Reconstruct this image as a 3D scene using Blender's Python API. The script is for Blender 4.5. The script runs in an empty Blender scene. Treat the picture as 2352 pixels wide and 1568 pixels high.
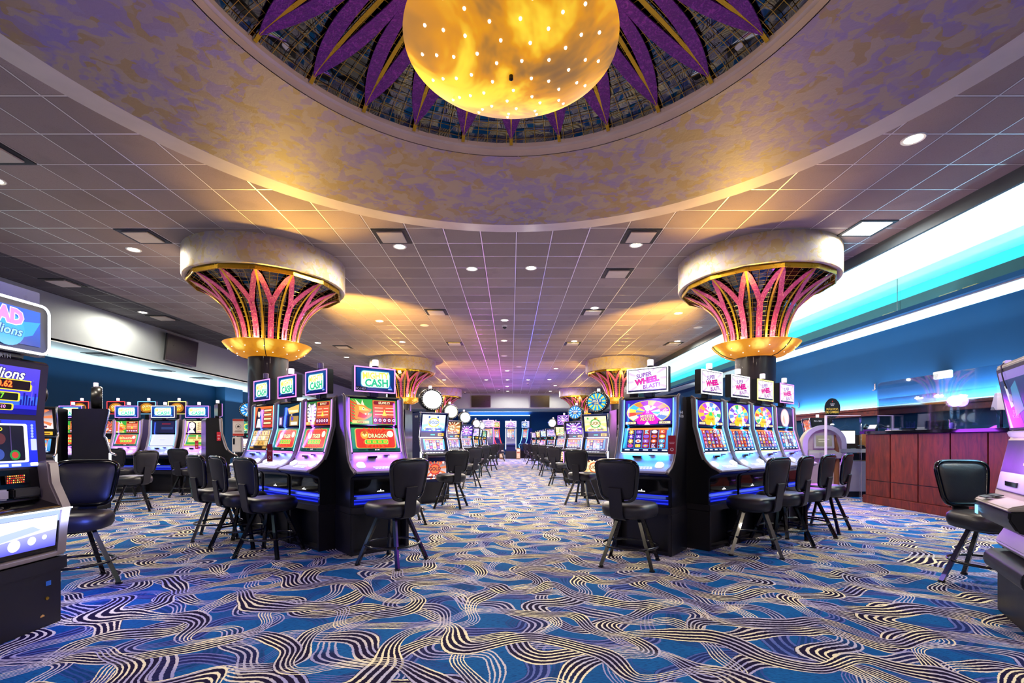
import bpy, bmesh, math, random
import numpy as np
from mathutils import Vector, Matrix
S = bpy.context.scene
COL = S.collection
PI = math.pi
R = math.radians
rnd = random.Random(7)

# ------------------------------------------------------------------ camera
EYE = 1.2; FPX = 1102.0; VPX = 1174.0; VPY = 1011.0; CEIL = 4.71
cd = bpy.data.cameras.new('camera'); cam = bpy.data.objects.new('camera', cd); COL.objects.link(cam)
cam.location = (0, 0, EYE); cam.rotation_euler = (PI/2, 0, 0)
cd.sensor_width = 36; cd.lens = FPX/2352*36
cd.shift_x = (1176-VPX)/2352; cd.shift_y = (VPY-784)/2352
cd.clip_start = 0.05; cd.clip_end = 200
S.camera = cam
S.view_settings.view_transform = 'Standard'; S.view_settings.look = 'None'
S.view_settings.gamma = 1.0; S.view_settings.use_curve_mapping = False
S.view_settings.exposure = 0.0
S.cycles.max_bounces = 5; S.cycles.diffuse_bounces = 2; S.cycles.glossy_bounces = 3
S.cycles.transmission_bounces = 2; S.cycles.transparent_max_bounces = 8
S.cycles.use_adaptive_sampling = True; S.cycles.adaptive_threshold = 0.04; S.cycles.caustics_reflective = False; S.cycles.caustics_refractive = False
S.cycles.sample_clamp_indirect = 4.0

def PT(px, py, Y):                       # a point at depth Y seen at photo pixel (px, py)
    return Vector(((px-VPX)/FPX*Y, Y, EYE-(py-VPY)/FPX*Y))
def CP(px, py, z=CEIL):                  # where a photo pixel meets the height z
    Y = (z-EYE)*FPX/(VPY-py)
    return Vector(((px-VPX)/FPX*Y, Y, z))

# ------------------------------------------------------------------ colour helpers
def lin(c):
    return tuple((v/12.92 if v <= .04045 else ((v+.055)/1.055)**2.4) for v in c)
def hx(h):
    h = h.lstrip('#')
    return lin(tuple(int(h[i:i+2], 16)/255 for i in (0, 2, 4)))

# ------------------------------------------------------------------ materials
MATS = {}
def newmat(name):
    m = bpy.data.materials.new(name); m.use_nodes = True
    m.node_tree.nodes.clear()
    return m, m.node_tree.nodes, m.node_tree.links
class NG:                                # terse node builder
    def __init__(s, m): s.n = m.node_tree.nodes; s.l = m.node_tree.links
    def add(s, t, **kw):
        nd = s.n.new(t)
        for k, v in kw.items():
            if k.startswith('i_'):
                key = k[2:]
                key = int(key) if key.isdigit() else key.replace('_', ' ')
                s.put(nd.inputs[key], v)
            else: setattr(nd, k, v)
        return nd
    def put(s, sock, v):
        if isinstance(v, bpy.types.NodeSocket): s.l.new(v, sock)
        elif isinstance(v, bpy.types.Node): s.l.new(v.outputs[0], sock)
        else:
            if sock.type == 'RGBA' and len(v) == 3: v = (*v, 1)
            sock.default_value = v
    def math(s, op, a, b=0.0, c=0.0, clamp=False):
        nd = s.n.new('ShaderNodeMath'); nd.operation = op; nd.use_clamp = clamp
        s.put(nd.inputs[0], a); s.put(nd.inputs[1], b)
        if op in ('MULTIPLY_ADD', 'SMOOTH_MIN', 'COMPARE'): s.put(nd.inputs[2], c)
        return nd.outputs[0]
    def mix(s, f, a, b, blend='MIX'):
        nd = s.n.new('ShaderNodeMix'); nd.data_type = 'RGBA'; nd.blend_type = blend
        s.put(nd.inputs['Factor'], f); s.put(nd.inputs[6], a); s.put(nd.inputs[7], b)
        return nd.outputs[2]
    def noise(s, vec, scale, detail=2.0, rough=.5, dist=0.0, d='3D'):
        nd = s.n.new('ShaderNodeTexNoise'); nd.noise_dimensions = d
        s.put(nd.inputs['Vector'], vec); nd.inputs['Scale'].default_value = scale
        nd.inputs['Detail'].default_value = detail; nd.inputs['Roughness'].default_value = rough
        nd.inputs['Distortion'].default_value = dist
        return nd
    def ramp(s, fac, stops, interp='LINEAR'):
        nd = s.n.new('ShaderNodeValToRGB'); cr = nd.color_ramp; cr.interpolation = interp
        while len(cr.elements) < len(stops): cr.elements.new(.5)
        for e, (p, c) in zip(cr.elements, stops):
            e.position = p; e.color = (*c, 1)
        s.put(nd.inputs[0], fac)
        return nd.outputs[0]
    def smooth(s, v, lo, hi):
        nd = s.n.new('ShaderNodeMapRange'); nd.interpolation_type = 'SMOOTHSTEP'
        s.put(nd.inputs['Value'], v); s.put(nd.inputs['From Min'], lo); s.put(nd.inputs['From Max'], hi)
        return nd.outputs[0]
    def pos(s): return s.n.new('ShaderNodeNewGeometry').outputs['Position']
    def obj(s): return s.n.new('ShaderNodeTexCoord').outputs['Object']
    def out(s, sh):
        o = s.n.new('ShaderNodeOutputMaterial'); s.l.new(sh.outputs[0] if isinstance(sh, bpy.types.Node) else sh, o.inputs[0])
def pbr(name, col, rough=.5, metal=0.0, emit=None, es=0.0, var=0.06, nscale=6.0, coat=0.0, bump=0.0, bscale=60, spec=.5):
    if name in MATS: return MATS[name]
    m, n, l = newmat(name); g = NG(m)
    b = g.add('ShaderNodeBsdfPrincipled')
    p = g.obj()
    nz = g.noise(p, nscale, 3)
    c2 = tuple(max(0, v*(1-var*2)) for v in col); c3 = tuple(min(1, v*(1+var*2)) for v in col)
    g.put(b.inputs['Base Color'], g.mix(nz.outputs[0], c2, c3))
    g.put(b.inputs['Roughness'], g.math('MULTIPLY_ADD', nz.outputs[0], .12, max(.02, rough-.06)))
    b.inputs['Metallic'].default_value = metal; b.inputs['Coat Weight'].default_value = coat
    b.inputs['Specular IOR Level'].default_value = spec
    if bump:
        bp = g.add('ShaderNodeBump', i_Height=g.noise(p, bscale, 3).outputs[0]); bp.inputs['Strength'].default_value = bump
        bp.inputs['Distance'].default_value = .01
        l.new(bp.outputs[0], b.inputs['Normal'])
    if emit is not None:
        b.inputs['Emission Color'].default_value = (*emit, 1); b.inputs['Emission Strength'].default_value = es
        m.cycles.emission_sampling = 'NONE'
    g.out(b); MATS[name] = m
    return m
def glow(name, col, es, sample=False):
    if name in MATS: return MATS[name]
    m, n, l = newmat(name); g = NG(m)
    e = g.add('ShaderNodeEmission'); e.inputs[0].default_value = (*col, 1); e.inputs[1].default_value = es
    g.out(e); MATS[name] = m
    m.cycles.emission_sampling = 'AUTO' if sample else 'NONE'
    return m

def carpet():
    m, n, l = newmat('carpet_ribbons'); g = NG(m)
    p = g.pos()
    sc_ = g.add('ShaderNodeVectorMath', operation='SCALE'); g.put(sc_.inputs[0], p); sc_.inputs['Scale'].default_value = 1.4; ps = sc_.outputs[0]
    wob = g.noise(ps, 40, 1); warp = g.noise(ps, 1.0, 1.0)
    def madd(v, k, o):
        q = g.add('ShaderNodeVectorMath', operation='MULTIPLY_ADD'); g.put(q.inputs[0], v); q.inputs[1].default_value = (k, k, 0); g.put(q.inputs[2], o); return q.outputs[0]
    p2 = madd(warp.outputs['Color'], .55, madd(wob.outputs['Color'], .013, ps))
    base = g.mix(g.noise(p, 1.3, 3).outputs[0], hx('#0b4a8c'), hx('#1570b4'))
    mp = g.add('ShaderNodeMapping'); g.put(mp.inputs[0], p); mp.inputs['Scale'].default_value = (30, 260, 1)
    th = g.noise(mp.outputs[0], 1, 2)
    col = g.mix(g.math('MULTIPLY', g.smooth(th.outputs[0], .50, .64), .8), base, hx('#0a2f66'))
    # each layer is a set of sinuous ribbons running side by side; the layers cross one another
    #        angle, row, A1, k1, A2, k2, lines, wmin, wmax, line colours, gap colour, gap strength, line strength
    layers = [(100, .70, .15, 5.2, .06, 9.8, 4, .05, .09, '#3a4fa0', '#25356e', '#0a1c50', .5, .7),
              (35, .74, .17, 4.9, .06, 9.3, 4, .05, .10, '#7f7fc4', '#5a66b0', '#221c5c', .8, .8),
              (118, .72, .16, 5.3, .06, 9.7, 4, .055, .10, '#a6a4d2', '#d6cfd6', '#1c1444', .9, 1),
              (-8, .70, .15, 4.9, .06, 9.9, 5, .06, .11, '#a8a6d4', '#fbf0cc', '#180c34', 1, 1),
              (62, .76, .18, 5.0, .06, 8.9, 5, .06, .115, '#c2c0da', '#fdf3cc', '#160b30', 1, 1),
              (158, .72, .16, 5.1, .06, 9.1, 5, .06, .115, '#fdf3cc', '#bcb6d4', '#170b32', 1, 1)]
    for li, (ang, P, A1, k1, A2, k2, nl, w0, w1, ca, cb, cg, gs, ls) in enumerate(layers):
        ca_, sa_ = math.cos(R(ang)), math.sin(R(ang))
        def dot(vx, vy, off):
            d = g.add('ShaderNodeVectorMath', operation='DOT_PRODUCT'); g.put(d.inputs[0], p2); d.inputs[1].default_value = (vx, vy, 0)
            return g.math('ADD', d.outputs['Value'], off)
        x = dot(ca_, sa_, 3.1*li+.4); y = dot(-sa_, ca_, 1.7*li+.2)
        yi = g.math('DIVIDE', y, P); i = g.math('FLOOR', yi)
        yl = g.math('MULTIPLY', g.math('SUBTRACT', g.math('FRACT', yi), .5), P)
        a1 = g.math('ADD', g.math('MULTIPLY', x, k1), g.math('MULTIPLY', i, 2.4+li)); a2 = g.math('ADD', g.math('MULTIPLY', x, k2), g.math('MULTIPLY', i, 4.1))
        c = g.math('MULTIPLY_ADD', g.math('SINE', a1), A1, g.math('MULTIPLY', g.math('SINE', a2), A2))
        dc = g.math('MULTIPLY_ADD', g.math('COSINE', a1), A1*k1, g.math('MULTIPLY', g.math('COSINE', a2), A2*k2))
        slope = g.math('SQRT', g.math('MULTIPLY_ADD', dc, dc, 1.0))
        d = g.math('DIVIDE', g.math('SUBTRACT', yl, c), slope)
        wv = g.add('ShaderNodeCombineXYZ', i_0=g.math('MULTIPLY', x, 1.4), i_1=g.math('MULTIPLY', i, 7.3))
        wn = g.noise(wv.outputs[0], 1.0, 0.0, d='2D')
        w = g.math('MULTIPLY_ADD', g.smooth(wn.outputs[0], .3, .7), w1-w0, w0)
        t = g.math('DIVIDE', d, w)
        inb = g.math('LESS_THAN', g.math('ABSOLUTE', t), 1.0)
        s = g.math('FRACT', g.math('MULTIPLY_ADD', t, (nl-.5)/2, (nl-.5)/2+.02))
        line = g.math('MULTIPLY', g.smooth(s, .0, .07), g.math('SUBTRACT', 1.0, g.smooth(s, .36, .44)))
        tint = g.noise(p2, 1.6+.2*li, 0.0)
        lc = g.mix(g.smooth(tint.outputs[0], .38, .62), hx(ca), hx(cb))
        a = g.math('MULTIPLY', inb, ls)
        gap = g.math('MULTIPLY', g.math('MULTIPLY', inb, gs), g.smooth(wn.outputs[0], .30, .52))
        col = g.mix(g.math('MULTIPLY', gap, g.math('SUBTRACT', 1.0, line)), col, hx(cg))
        col = g.mix(g.math('MULTIPLY', a, line), col, lc)
    b = g.add('ShaderNodeBsdfPrincipled', i_Base_Color=col); b.inputs['Roughness'].default_value = .95
    b.inputs['Specular IOR Level'].default_value = .1
    bp = g.add('ShaderNodeBump', i_Height=g.noise(p, 240, 2).outputs[0]); bp.inputs['Strength'].default_value = .25; bp.inputs['Distance'].default_value = .01
    l.new(bp.outputs[0], b.inputs['Normal'])
    g.out(b); MATS['carpet'] = m
    return m
def tiles(name, tile, bar, phx=.09, phy=.01):
    m, n, l = newmat(name); g = NG(m)
    p = g.pos(); sx = g.add('ShaderNodeSeparateXYZ', i_0=p)
    def cell(o, ph): return g.math('DIVIDE', g.math('SUBTRACT', o, ph), .61)
    u = cell(sx.outputs[0], phx); v = cell(sx.outputs[1], phy)
    def edge(q):
        f = g.math('FRACT', q); return g.math('MINIMUM', f, g.math('SUBTRACT', 1.0, f))
    eu = edge(u); ev = edge(v); e = g.math('MINIMUM', eu, ev)
    isbar = g.math('SUBTRACT', 1.0, g.smooth(e, .014, .020))
    groove = g.math('SUBTRACT', 1.0, g.smooth(e, .022, .034))
    cid = g.add('ShaderNodeCombineXYZ', i_0=g.math('FLOOR', u), i_1=g.math('FLOOR', v))
    wn = g.add('ShaderNodeTexWhiteNoise', i_0=cid); wn.noise_dimensions = '2D'
    sp = g.noise(p, 150, 2, .7); st = g.noise(p, 2.2, 3)
    c = g.mix(wn.outputs[0], tuple(x*.82 for x in tile), tuple(min(1, x*1.12) for x in tile))
    c = g.mix(g.smooth(sp.outputs[0], .56, .70), c, tuple(x*.72 for x in tile))
    c = g.mix(g.math('MULTIPLY', g.smooth(st.outputs[0], .52, .75), .25), c, tuple(x*.62 for x in tile))
    c = g.mix(groove, c, tuple(x*.35 for x in tile))
    c = g.mix(isbar, c, bar)
    b = g.add('ShaderNodeBsdfPrincipled', i_Base_Color=c); b.inputs['Specular IOR Level'].default_value = .2
    g.put(b.inputs['Roughness'], g.math('MULTIPLY_ADD', isbar, -.5, .85)); g.put(b.inputs['Metallic'], g.math('MULTIPLY', isbar, .55))
    hgt = g.math('ADD', g.math('MULTIPLY', g.smooth(e, .016, .034), -.6), g.math('MULTIPLY', sp.outputs[0], .12))
    bp = g.add('ShaderNodeBump', i_Height=hgt); bp.inputs['Strength'].default_value = .6; bp.inputs['Distance'].default_value = .012; bp.invert = True
    l.new(bp.outputs[0], b.inputs['Normal'])
    g.out(b); MATS[name] = m
    return m
def sponge(name, c1, c2, c3, scale=1.0, amt=1.0):
    m, n, l = newmat(name); g = NG(m)
    p = g.pos()
    ds = g.noise(p, 3.2*scale, 2); mx = g.add('ShaderNodeVectorMath', operation='MULTIPLY_ADD'); g.put(mx.inputs[0], ds.outputs['Color'])
    mx.inputs[1].default_value = (.45, .45, .45); g.put(mx.inputs[2], p)
    v1 = g.add('ShaderNodeTexVoronoi', i_Vector=mx.outputs[0]); v1.inputs['Scale'].default_value = 4.2*scale
    v2 = g.add('ShaderNodeTexVoronoi', i_Vector=mx.outputs[0]); v2.inputs['Scale'].default_value = 6.5*scale
    c = g.mix(g.math('MULTIPLY', g.smooth(g.noise(p, 2.4*scale, 3, .6, .6).outputs[0], .50, .62), amt), c1, c2)
    k = g.add('ShaderNodeSeparateColor', i_0=v1.outputs['Color'])
    c = g.mix(g.math('MULTIPLY', g.math('GREATER_THAN', k.outputs[0], .62), .75*amt), c, c3)
    k2 = g.add('ShaderNodeSeparateColor', i_0=v2.outputs['Color'])
    c = g.mix(g.math('MULTIPLY', g.math('GREATER_THAN', k2.outputs[1], .66), .7*amt), c, c2)
    c = g.mix(g.math('MULTIPLY', g.math('GREATER_THAN', k2.outputs[2], .72), .5*amt), c, c1)
    b = g.add('ShaderNodeBsdfPrincipled', i_Base_Color=c); b.inputs['Roughness'].default_value = .55
    bp = g.add('ShaderNodeBump', i_Height=g.noise(p, 14, 4, .6, 1.0).outputs[0]); bp.inputs['Strength'].default_value = .15; bp.inputs['Distance'].default_value = .02
    l.new(bp.outputs[0], b.inputs['Normal'])
    g.out(b); MATS[name] = m
    return m
def alabaster(name, dark, mid, hot, es, scale, spots=None, spotr=.3):
    m, n, l = newmat(name); g = NG(m)
    p = g.obj()
    nz = g.noise(p, scale, 4, .55, .6)
    v = g.smooth(nz.outputs[0], .34, .66)
    if spots:
        tot = None
        for s in spots:
            d = g.add('ShaderNodeVectorMath', operation='DISTANCE'); g.put(d.inputs[0], p); d.inputs[1].default_value = s
            q = g.math('SUBTRACT', 1.0, g.smooth(d.outputs['Value'], .02, spotr))
            tot = q if tot is None else g.math('MAXIMUM', tot, q)
        v = g.math('ADD', g.math('MULTIPLY', v, .35), g.math('MULTIPLY', tot, .9), clamp=True)
    c = g.ramp(v, [(0, dark), (.5, mid), (1, hot)])
    b = g.add('ShaderNodeBsdfPrincipled', i_Base_Color=tuple(x*.6 for x in mid), i_Emission_Color=c)
    b.inputs['Roughness'].default_value = .55; b.inputs['Emission Strength'].default_value = es
    m.cycles.emission_sampling = 'NONE'
    g.out(b); MATS[name] = m
    return m
def wood(name, a, bcol, rough=.3, sc=(1.2, 1.2, .25)):
    m, n, l = newmat(name); g = NG(m)
    mp = g.add('ShaderNodeMapping'); g.put(mp.inputs[0], g.pos()); mp.inputs['Scale'].default_value = sc
    nz = g.noise(mp.outputs[0], 9, 5, .6, 1.2)
    c = g.mix(g.smooth(nz.outputs[0], .3, .7), a, bcol)
    b = g.add('ShaderNodeBsdfPrincipled', i_Base_Color=c); b.inputs['Roughness'].default_value = rough; b.inputs['Specular IOR Level'].default_value = .35
    g.out(b); MATS[name] = m
    return m
def petalmat(name, a, bcol):
    m, n, l = newmat(name); g = NG(m)
    p = g.pos(); nz = g.noise(p, 22, 2, .5, 2.0)
    c = g.mix(g.smooth(nz.outputs[0], .45, .75), a, bcol)
    b = g.add('ShaderNodeBsdfPrincipled', i_Base_Color=c); b.inputs['Roughness'].default_value = .32; b.inputs['Metallic'].default_value = .35
    bp = g.add('ShaderNodeBump', i_Height=g.noise(p, 38, 2, .5, 1.5).outputs[0]); bp.inputs['Strength'].default_value = .7; bp.inputs['Distance'].default_value = .012
    l.new(bp.outputs[0], b.inputs['Normal'])
    g.out(b); MATS[name] = m
    return m
def mirrormat(name, tint, rough, bump):
    m, n, l = newmat(name); g = NG(m)
    b = g.add('ShaderNodeBsdfPrincipled'); b.inputs['Base Color'].default_value = (*tint, 1)
    b.inputs['Metallic'].default_value = 1; b.inputs['Roughness'].default_value = rough
    bp = g.add('ShaderNodeBump', i_Height=g.noise(g.pos(), 3.0, 2).outputs[0]); bp.inputs['Strength'].default_value = bump; bp.inputs['Distance'].default_value = .05
    l.new(bp.outputs[0], b.inputs['Normal'])
    g.out(b); MATS[name] = m
    return m
def glassmat(name, tint, refl=.12, rough=.02, gcol=(1, 1, 1), fk=.6):
    m, n, l = newmat(name); g = NG(m)
    t = g.add('ShaderNodeBsdfTransparent'); t.inputs[0].default_value = (*tint, 1)
    gl = g.add('ShaderNodeBsdfGlossy'); gl.inputs['Roughness'].default_value = rough; gl.inputs[0].default_value = (*gcol, 1)
    lw = g.add('ShaderNodeLayerWeight'); lw.inputs[0].default_value = .25
    f = g.math('MULTIPLY_ADD', lw.outputs['Fresnel'], fk, refl*.4, clamp=True)
    mx = g.add('ShaderNodeMixShader'); g.put(mx.inputs[0], f); l.new(t.outputs[0], mx.inputs[1]); l.new(gl.outputs[0], mx.inputs[2])
    g.out(mx); MATS[name] = m
    return m
def screenmat(name, es):
    m, n, l = newmat(name); g = NG(m)
    at = g.add('ShaderNodeVertexColor'); at.layer_name = 'Col'
    b = g.add('ShaderNodeBsdfPrincipled'); b.inputs['Base Color'].default_value = (.01, .01, .012, 1); b.inputs['Roughness'].default_value = .12
    l.new(at.outputs[0], b.inputs['Emission Color']); b.inputs['Emission Strength'].default_value = es
    m.cycles.emission_sampling = 'NONE'
    g.out(b); MATS[name] = m
    return m
def printmat(name):
    m, n, l = newmat(name); g = NG(m)
    at = g.add('ShaderNodeVertexColor'); at.layer_name = 'Col'
    b = g.add('ShaderNodeBsdfPrincipled', i_Base_Color=at.outputs[0]); b.inputs['Roughness'].default_value = .5
    g.out(b); MATS[name] = m
    return m

carpet()
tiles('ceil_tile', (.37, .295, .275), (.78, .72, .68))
tiles('ceil_tile_shade', (.10, .09, .10), (.20, .19, .2))  # darker copy of the tiles, shade put into the colour of the left strip
sponge('sponge_ring', hx('#a3927c'), hx('#8475a6'), hx('#9a7f3c'), 1.3, .9)
sponge('sponge_drum', hx('#cfc2a6'), hx('#bcaec0'), hx('#c4a650'), 1.6, .75)
pbr('ring_lip', hx('#cfc2b4'), .55, nscale=3, var=.08)
MAT_BLUEWALL = pbr('paint_blue', hx('#153656'), .7, nscale=.8, spec=.08)
pbr('paint_deepblue', hx('#0a3a70'), .7, nscale=.8, spec=.08)
pbr('paint_teal', hx('#032440'), .7, nscale=.8, spec=.08)
pbr('paint_pale', hx('#9aa3a8'), .75, nscale=.7, spec=.08)
pbr('paint_white', hx('#d8e2e0'), .7, nscale=.7, spec=.08)
pbr('paint_dark', hx('#4a5358'), .6)
pbr('cove_white', hx('#e6f2ef'), .7)
alabaster('bowl_glow', hx('#6a5236'), hx('#d98e0c'), hx('#ffe63c'), 1.05, 1.5)
pbr('gold', hx('#c79a2c'), .28, .9)
pbr('gold_wire', hx('#b8923a'), .35, .8)
pbr('gold_bright', hx('#e0b030'), .3, .75)
petalmat('petal_purple', hx('#5d1276'), hx('#8e2f9c'))
petalmat('petal_pink', hx('#b83a78'), hx('#e08a92'))
mirrormat('mirror_dish', (.12, .115, .13), .03, .025)
mirrormat('mirror_flare', (.15, .135, .13), .04, .03)
pbr('column_dark', hx('#1c1418'), .35, coat=.2)
pbr('black_plastic', hx('#101014'), .32)
pbr('black_matte', hx('#0d0c12'), .55)
pbr('black_gloss', hx('#050507'), .08, coat=.6)
pbr('base_black', hx('#131018'), .42)
pbr('tv_glass', hx('#08080a'), .25, spec=.25)
pbr('leather', hx('#191720'), .40, bump=.10, bscale=180, spec=.7)
pbr('leather_back', hx('#17141f'), .5, bump=.1, bscale=200)
pbr('bumper', hx('#07070b'), .12, coat=.5)
pbr('leg_metal', hx('#0a0a0e'), .22, coat=.3)
pbr('silver', hx('#b9b6c4'), .34, .35)
pbr('chrome', hx('#c8c8d0'), .14, 1.0)
pbr('taupe', hx('#8a7c78'), .4)
pbr('navy_side', hx('#0a1550'), .3)
pbr('white_plastic', hx('#e9e7e2'), .4)
pbr('kiosk_beige', hx('#b0a698'), .5)
pbr('kiosk_grey', hx('#9c9c9a'), .5)
pbr('red_sign', hx('#b3142c'), .45)
wood('cherry', hx('#42100a'), hx('#6a2110'), .45)
wood('oak_dark', hx('#6b4324'), hx('#8d6038'), .45)
pbr('granite', hx('#0c0c10'), .08, coat=.5)
glassmat('acrylic', (.93, .96, 1.0), .12)
glassmat('band_glass', (.80, .95, .97), .03, .015, (.6, .92, .95), .10)
pbr('paint_cyan', hx('#58d2dc'), .6, spec=.08)
pbr('carton', hx('#b06a1c'), .6)
pbr('dark_store', hx('#15120f'), .6)
screenmat('screen', 1.35); screenmat('screen_hot', 2.2); screenmat('screen_dim', .8); printmat('print')
glow('lamp_warm', (1, .86, .62), 30); glow('lamp_white', (1, .98, .95), 6)
glow('led_white', (.92, .93, 1), 2.6); glow('led_violet', hx('#c884ff'), 2.4); glow('led_blue', hx('#7cc4ff'), 2.4)
glow('led_deep', hx('#2a3cff'), 1.0); glow('led_pink', hx('#ff6ad0'), 3.2); glow('led_red', hx('#ff3c3c'), 3.0); glow('led_yellow', hx('#fff27a'), 3)
glow('bulb', (1, .96, .8), 2.2); glow('btn', (.86, .9, 1), 1.5); glow('beacon', (1, .82, .92), 1.5); glow('strip_cyan', hx('#bff4ff'), 4)
M = MATS
# ------------------------------------------------------------------ mesh building
class MB:
    def __init__(s): s.v = []; s.f = []
    def add(s, vs, fs):
        o = len(s.v); s.v += [tuple(v) for v in vs]; s.f += [tuple(i+o for i in f) for f in fs]; return s
    def box(s, x0, x1, y0, y1, z0, z1):
        return s.add([(x0,y0,z0),(x1,y0,z0),(x1,y1,z0),(x0,y1,z0),(x0,y0,z1),(x1,y0,z1),(x1,y1,z1),(x0,y1,z1)],
                     [(0,3,2,1),(4,5,6,7),(0,1,5,4),(1,2,6,5),(2,3,7,6),(3,0,4,7)])
    def prism(s, prof, x0, x1):           # (y, z) outline pushed along x
        n = len(prof)
        vs = [(x0, y, z) for y, z in prof] + [(x1, y, z) for y, z in prof]
        fs = [tuple(range(n)), tuple(range(2*n-1, n-1, -1))] + [(i, i+n, (i+1) % n+n, (i+1) % n) for i in range(n)]
        return s.add(vs, fs)
    def plate(s, outl, y0, y1):           # (x, z) outline pushed along y
        n = len(outl)
        vs = [(x, y0, z) for x, z in outl] + [(x, y1, z) for x, z in outl]
        fs = [tuple(range(n)), tuple(range(2*n-1, n-1, -1))] + [(i, i+n, (i+1) % n+n, (i+1) % n) for i in range(n)]
        return s.add(vs, fs)
    def slab(s, outl, z0, z1):            # (x, y) outline pushed along z
        n = len(outl)
        vs = [(x, y, z0) for x, y in outl] + [(x, y, z1) for x, y in outl]
        fs = [tuple(range(n-1, -1, -1)), tuple(range(n, 2*n))] + [(i, (i+1) % n, (i+1) % n+n, i+n) for i in range(n)]
        return s.add(vs, fs)
    def lathe(s, prof, n=32, cx=0, cy=0, a0=0, close=False, sx=1, sy=1, pw=2):
        vs = []
        m = len(prof)
        for i in range(n):
            a = a0+2*PI*i/n; ca, sa = math.cos(a), math.sin(a)
            if pw != 2:
                ca = math.copysign(abs(ca)**(2/pw), ca); sa = math.copysign(abs(sa)**(2/pw), sa)
            vs += [(cx+r*ca*sx, cy+r*sa*sy, z) for r, z in prof]
        fs = []
        for i in range(n):
            j = (i+1) % n
            for k in range(m-1 if not close else m):
                k2 = (k+1) % m
                fs.append((i*m+k, j*m+k, j*m+k2, i*m+k2))
        if not close:
            if prof[0][0] > 1e-6 and prof[0][0] < .0015: pass
        return s.add(vs, fs)
    def tube(s, pts, r, n=8, closed=False, flat=1.0):
        pts = [Vector(p) for p in pts]; m = len(pts); vs = []; fs = []
        prevu = None
        for i, p in enumerate(pts):
            if closed: d = pts[(i+1) % m]-pts[i-1]
            else: d = pts[min(i+1, m-1)]-pts[max(i-1, 0)]
            d.normalize()
            ref = prevu if prevu is not None else (Vector((0, 0, 1)) if abs(d.z) < .9 else Vector((1, 0, 0)))
            u = ref - d*ref.dot(d)
            if u.length < 1e-5: u = d.orthogonal()
            u.normalize(); w = d.cross(u); prevu = u
            for k in range(n):
                a = 2*PI*(k+.5)/n
                vs.append(p+u*math.cos(a)*r+w*math.sin(a)*r*flat)
        for i in range(m if closed else m-1):
            j = (i+1) % m
            for k in range(n):
                k2 = (k+1) % n
                fs.append((i*n+k, i*n+k2, j*n+k2, j*n+k))
        if not closed:
            fs.append(tuple(range(n-1, -1, -1))); fs.append(tuple((m-1)*n+k for k in range(n)))
        return s.add(vs, fs)
    def disc(s, c, rx, rz, y, n=28):      # a facing -y ellipse
        return s.add([(c[0]+rx*math.cos(2*PI*i/n), y, c[1]+rz*math.sin(2*PI*i/n)) for i in range(n)], [tuple(range(n))])
    def mesh(s, name, bevel=0, smooth=35, segs=2):
        bm = bmesh.new()
        vv = [bm.verts.new(v) for v in s.v]
        for f in s.f:
            try: bm.faces.new([vv[i] for i in f])
            except ValueError: pass
        bmesh.ops.remove_doubles(bm, verts=bm.verts, dist=1e-5)
        bmesh.ops.recalc_face_normals(bm, faces=bm.faces)
        if bevel:
            es = [e for e in bm.edges if len(e.link_faces) == 2 and e.calc_face_angle(0) > .5]
            try: bmesh.ops.bevel(bm, geom=es, offset=bevel, segments=segs, affect='EDGES', clamp_overlap=True)
            except Exception: pass
        me = bpy.data.meshes.new(name); bm.to_mesh(me); bm.free()
        if smooth:
            me.polygons.foreach_set('use_smooth', [True]*len(me.polygons)); me.set_sharp_from_angle(angle=R(smooth))
        return me
CACHE = {}
def part(name, mat, parent, mb, key=None, bevel=0, smooth=35, loc=(0,0,0), rot=(0,0,0), segs=2):
    """one mesh object; mb is an MB, a mesh or a function giving either; key shares the mesh between copies"""
    k = (key, mat) if key else None
    if k and k in CACHE: me = CACHE[k]
    else:
        x = mb() if callable(mb) else mb
        me = x.mesh(name, bevel, smooth, segs) if isinstance(x, MB) else x
        me.materials.clear(); me.materials.append(M[mat])
        if k: CACHE[k] = me
    o = bpy.data.objects.new(name, me); COL.objects.link(o)
    o.location = loc; o.rotation_euler = rot
    if parent is not None: o.parent = parent
    return o
def tag(o, label, cat, group=None, kind=None):
    o['label'] = label; o['category'] = cat
    if group: o['group'] = group
    if kind: o['kind'] = kind
    return o
def thing(name, label, cat, loc=(0,0,0), rz=0, group=None):
    o = bpy.data.objects.new(name, None); COL.objects.link(o); o.empty_display_size = .2
    o.location = loc; o.rotation_euler = (0, 0, rz)
    return tag(o, label, cat, group)
def struct(name, mat, mb, label=None, smooth=35, bevel=0):
    o = part(name, mat, None, mb, smooth=smooth, bevel=bevel); o['kind'] = 'structure'
    if label: o['label'] = label
    return o
def kids(o): return [c for c in bpy.data.objects if c.parent == o]
def dup(o, kidmap, parent=None):
    c = o.copy(); COL.objects.link(c)
    if parent is not None: c.parent = parent
    for ch in kidmap.get(o, ()): dup(ch, kidmap, c)
    return c
def light(kind, loc, power, col=(1,1,1), **kw):
    ld = bpy.data.lights.new(kind.lower()+'_lamp', kind); ld.energy = power; ld.color = col
    rot = kw.pop('rot', None); vis = kw.pop('cam', None); par = kw.pop('parent', None)
    for k, v in kw.items(): setattr(ld, k, v)
    o = bpy.data.objects.new(kind.lower()+'_lamp', ld); COL.objects.link(o); o.location = loc
    if rot is not None: o.rotation_euler = rot
    if par is not None: o.parent = par
    return o
def aim(o, to):
    o.rotation_euler = (Vector(to)-o.location).to_track_quat('-Z', 'Y').to_euler()

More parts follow.
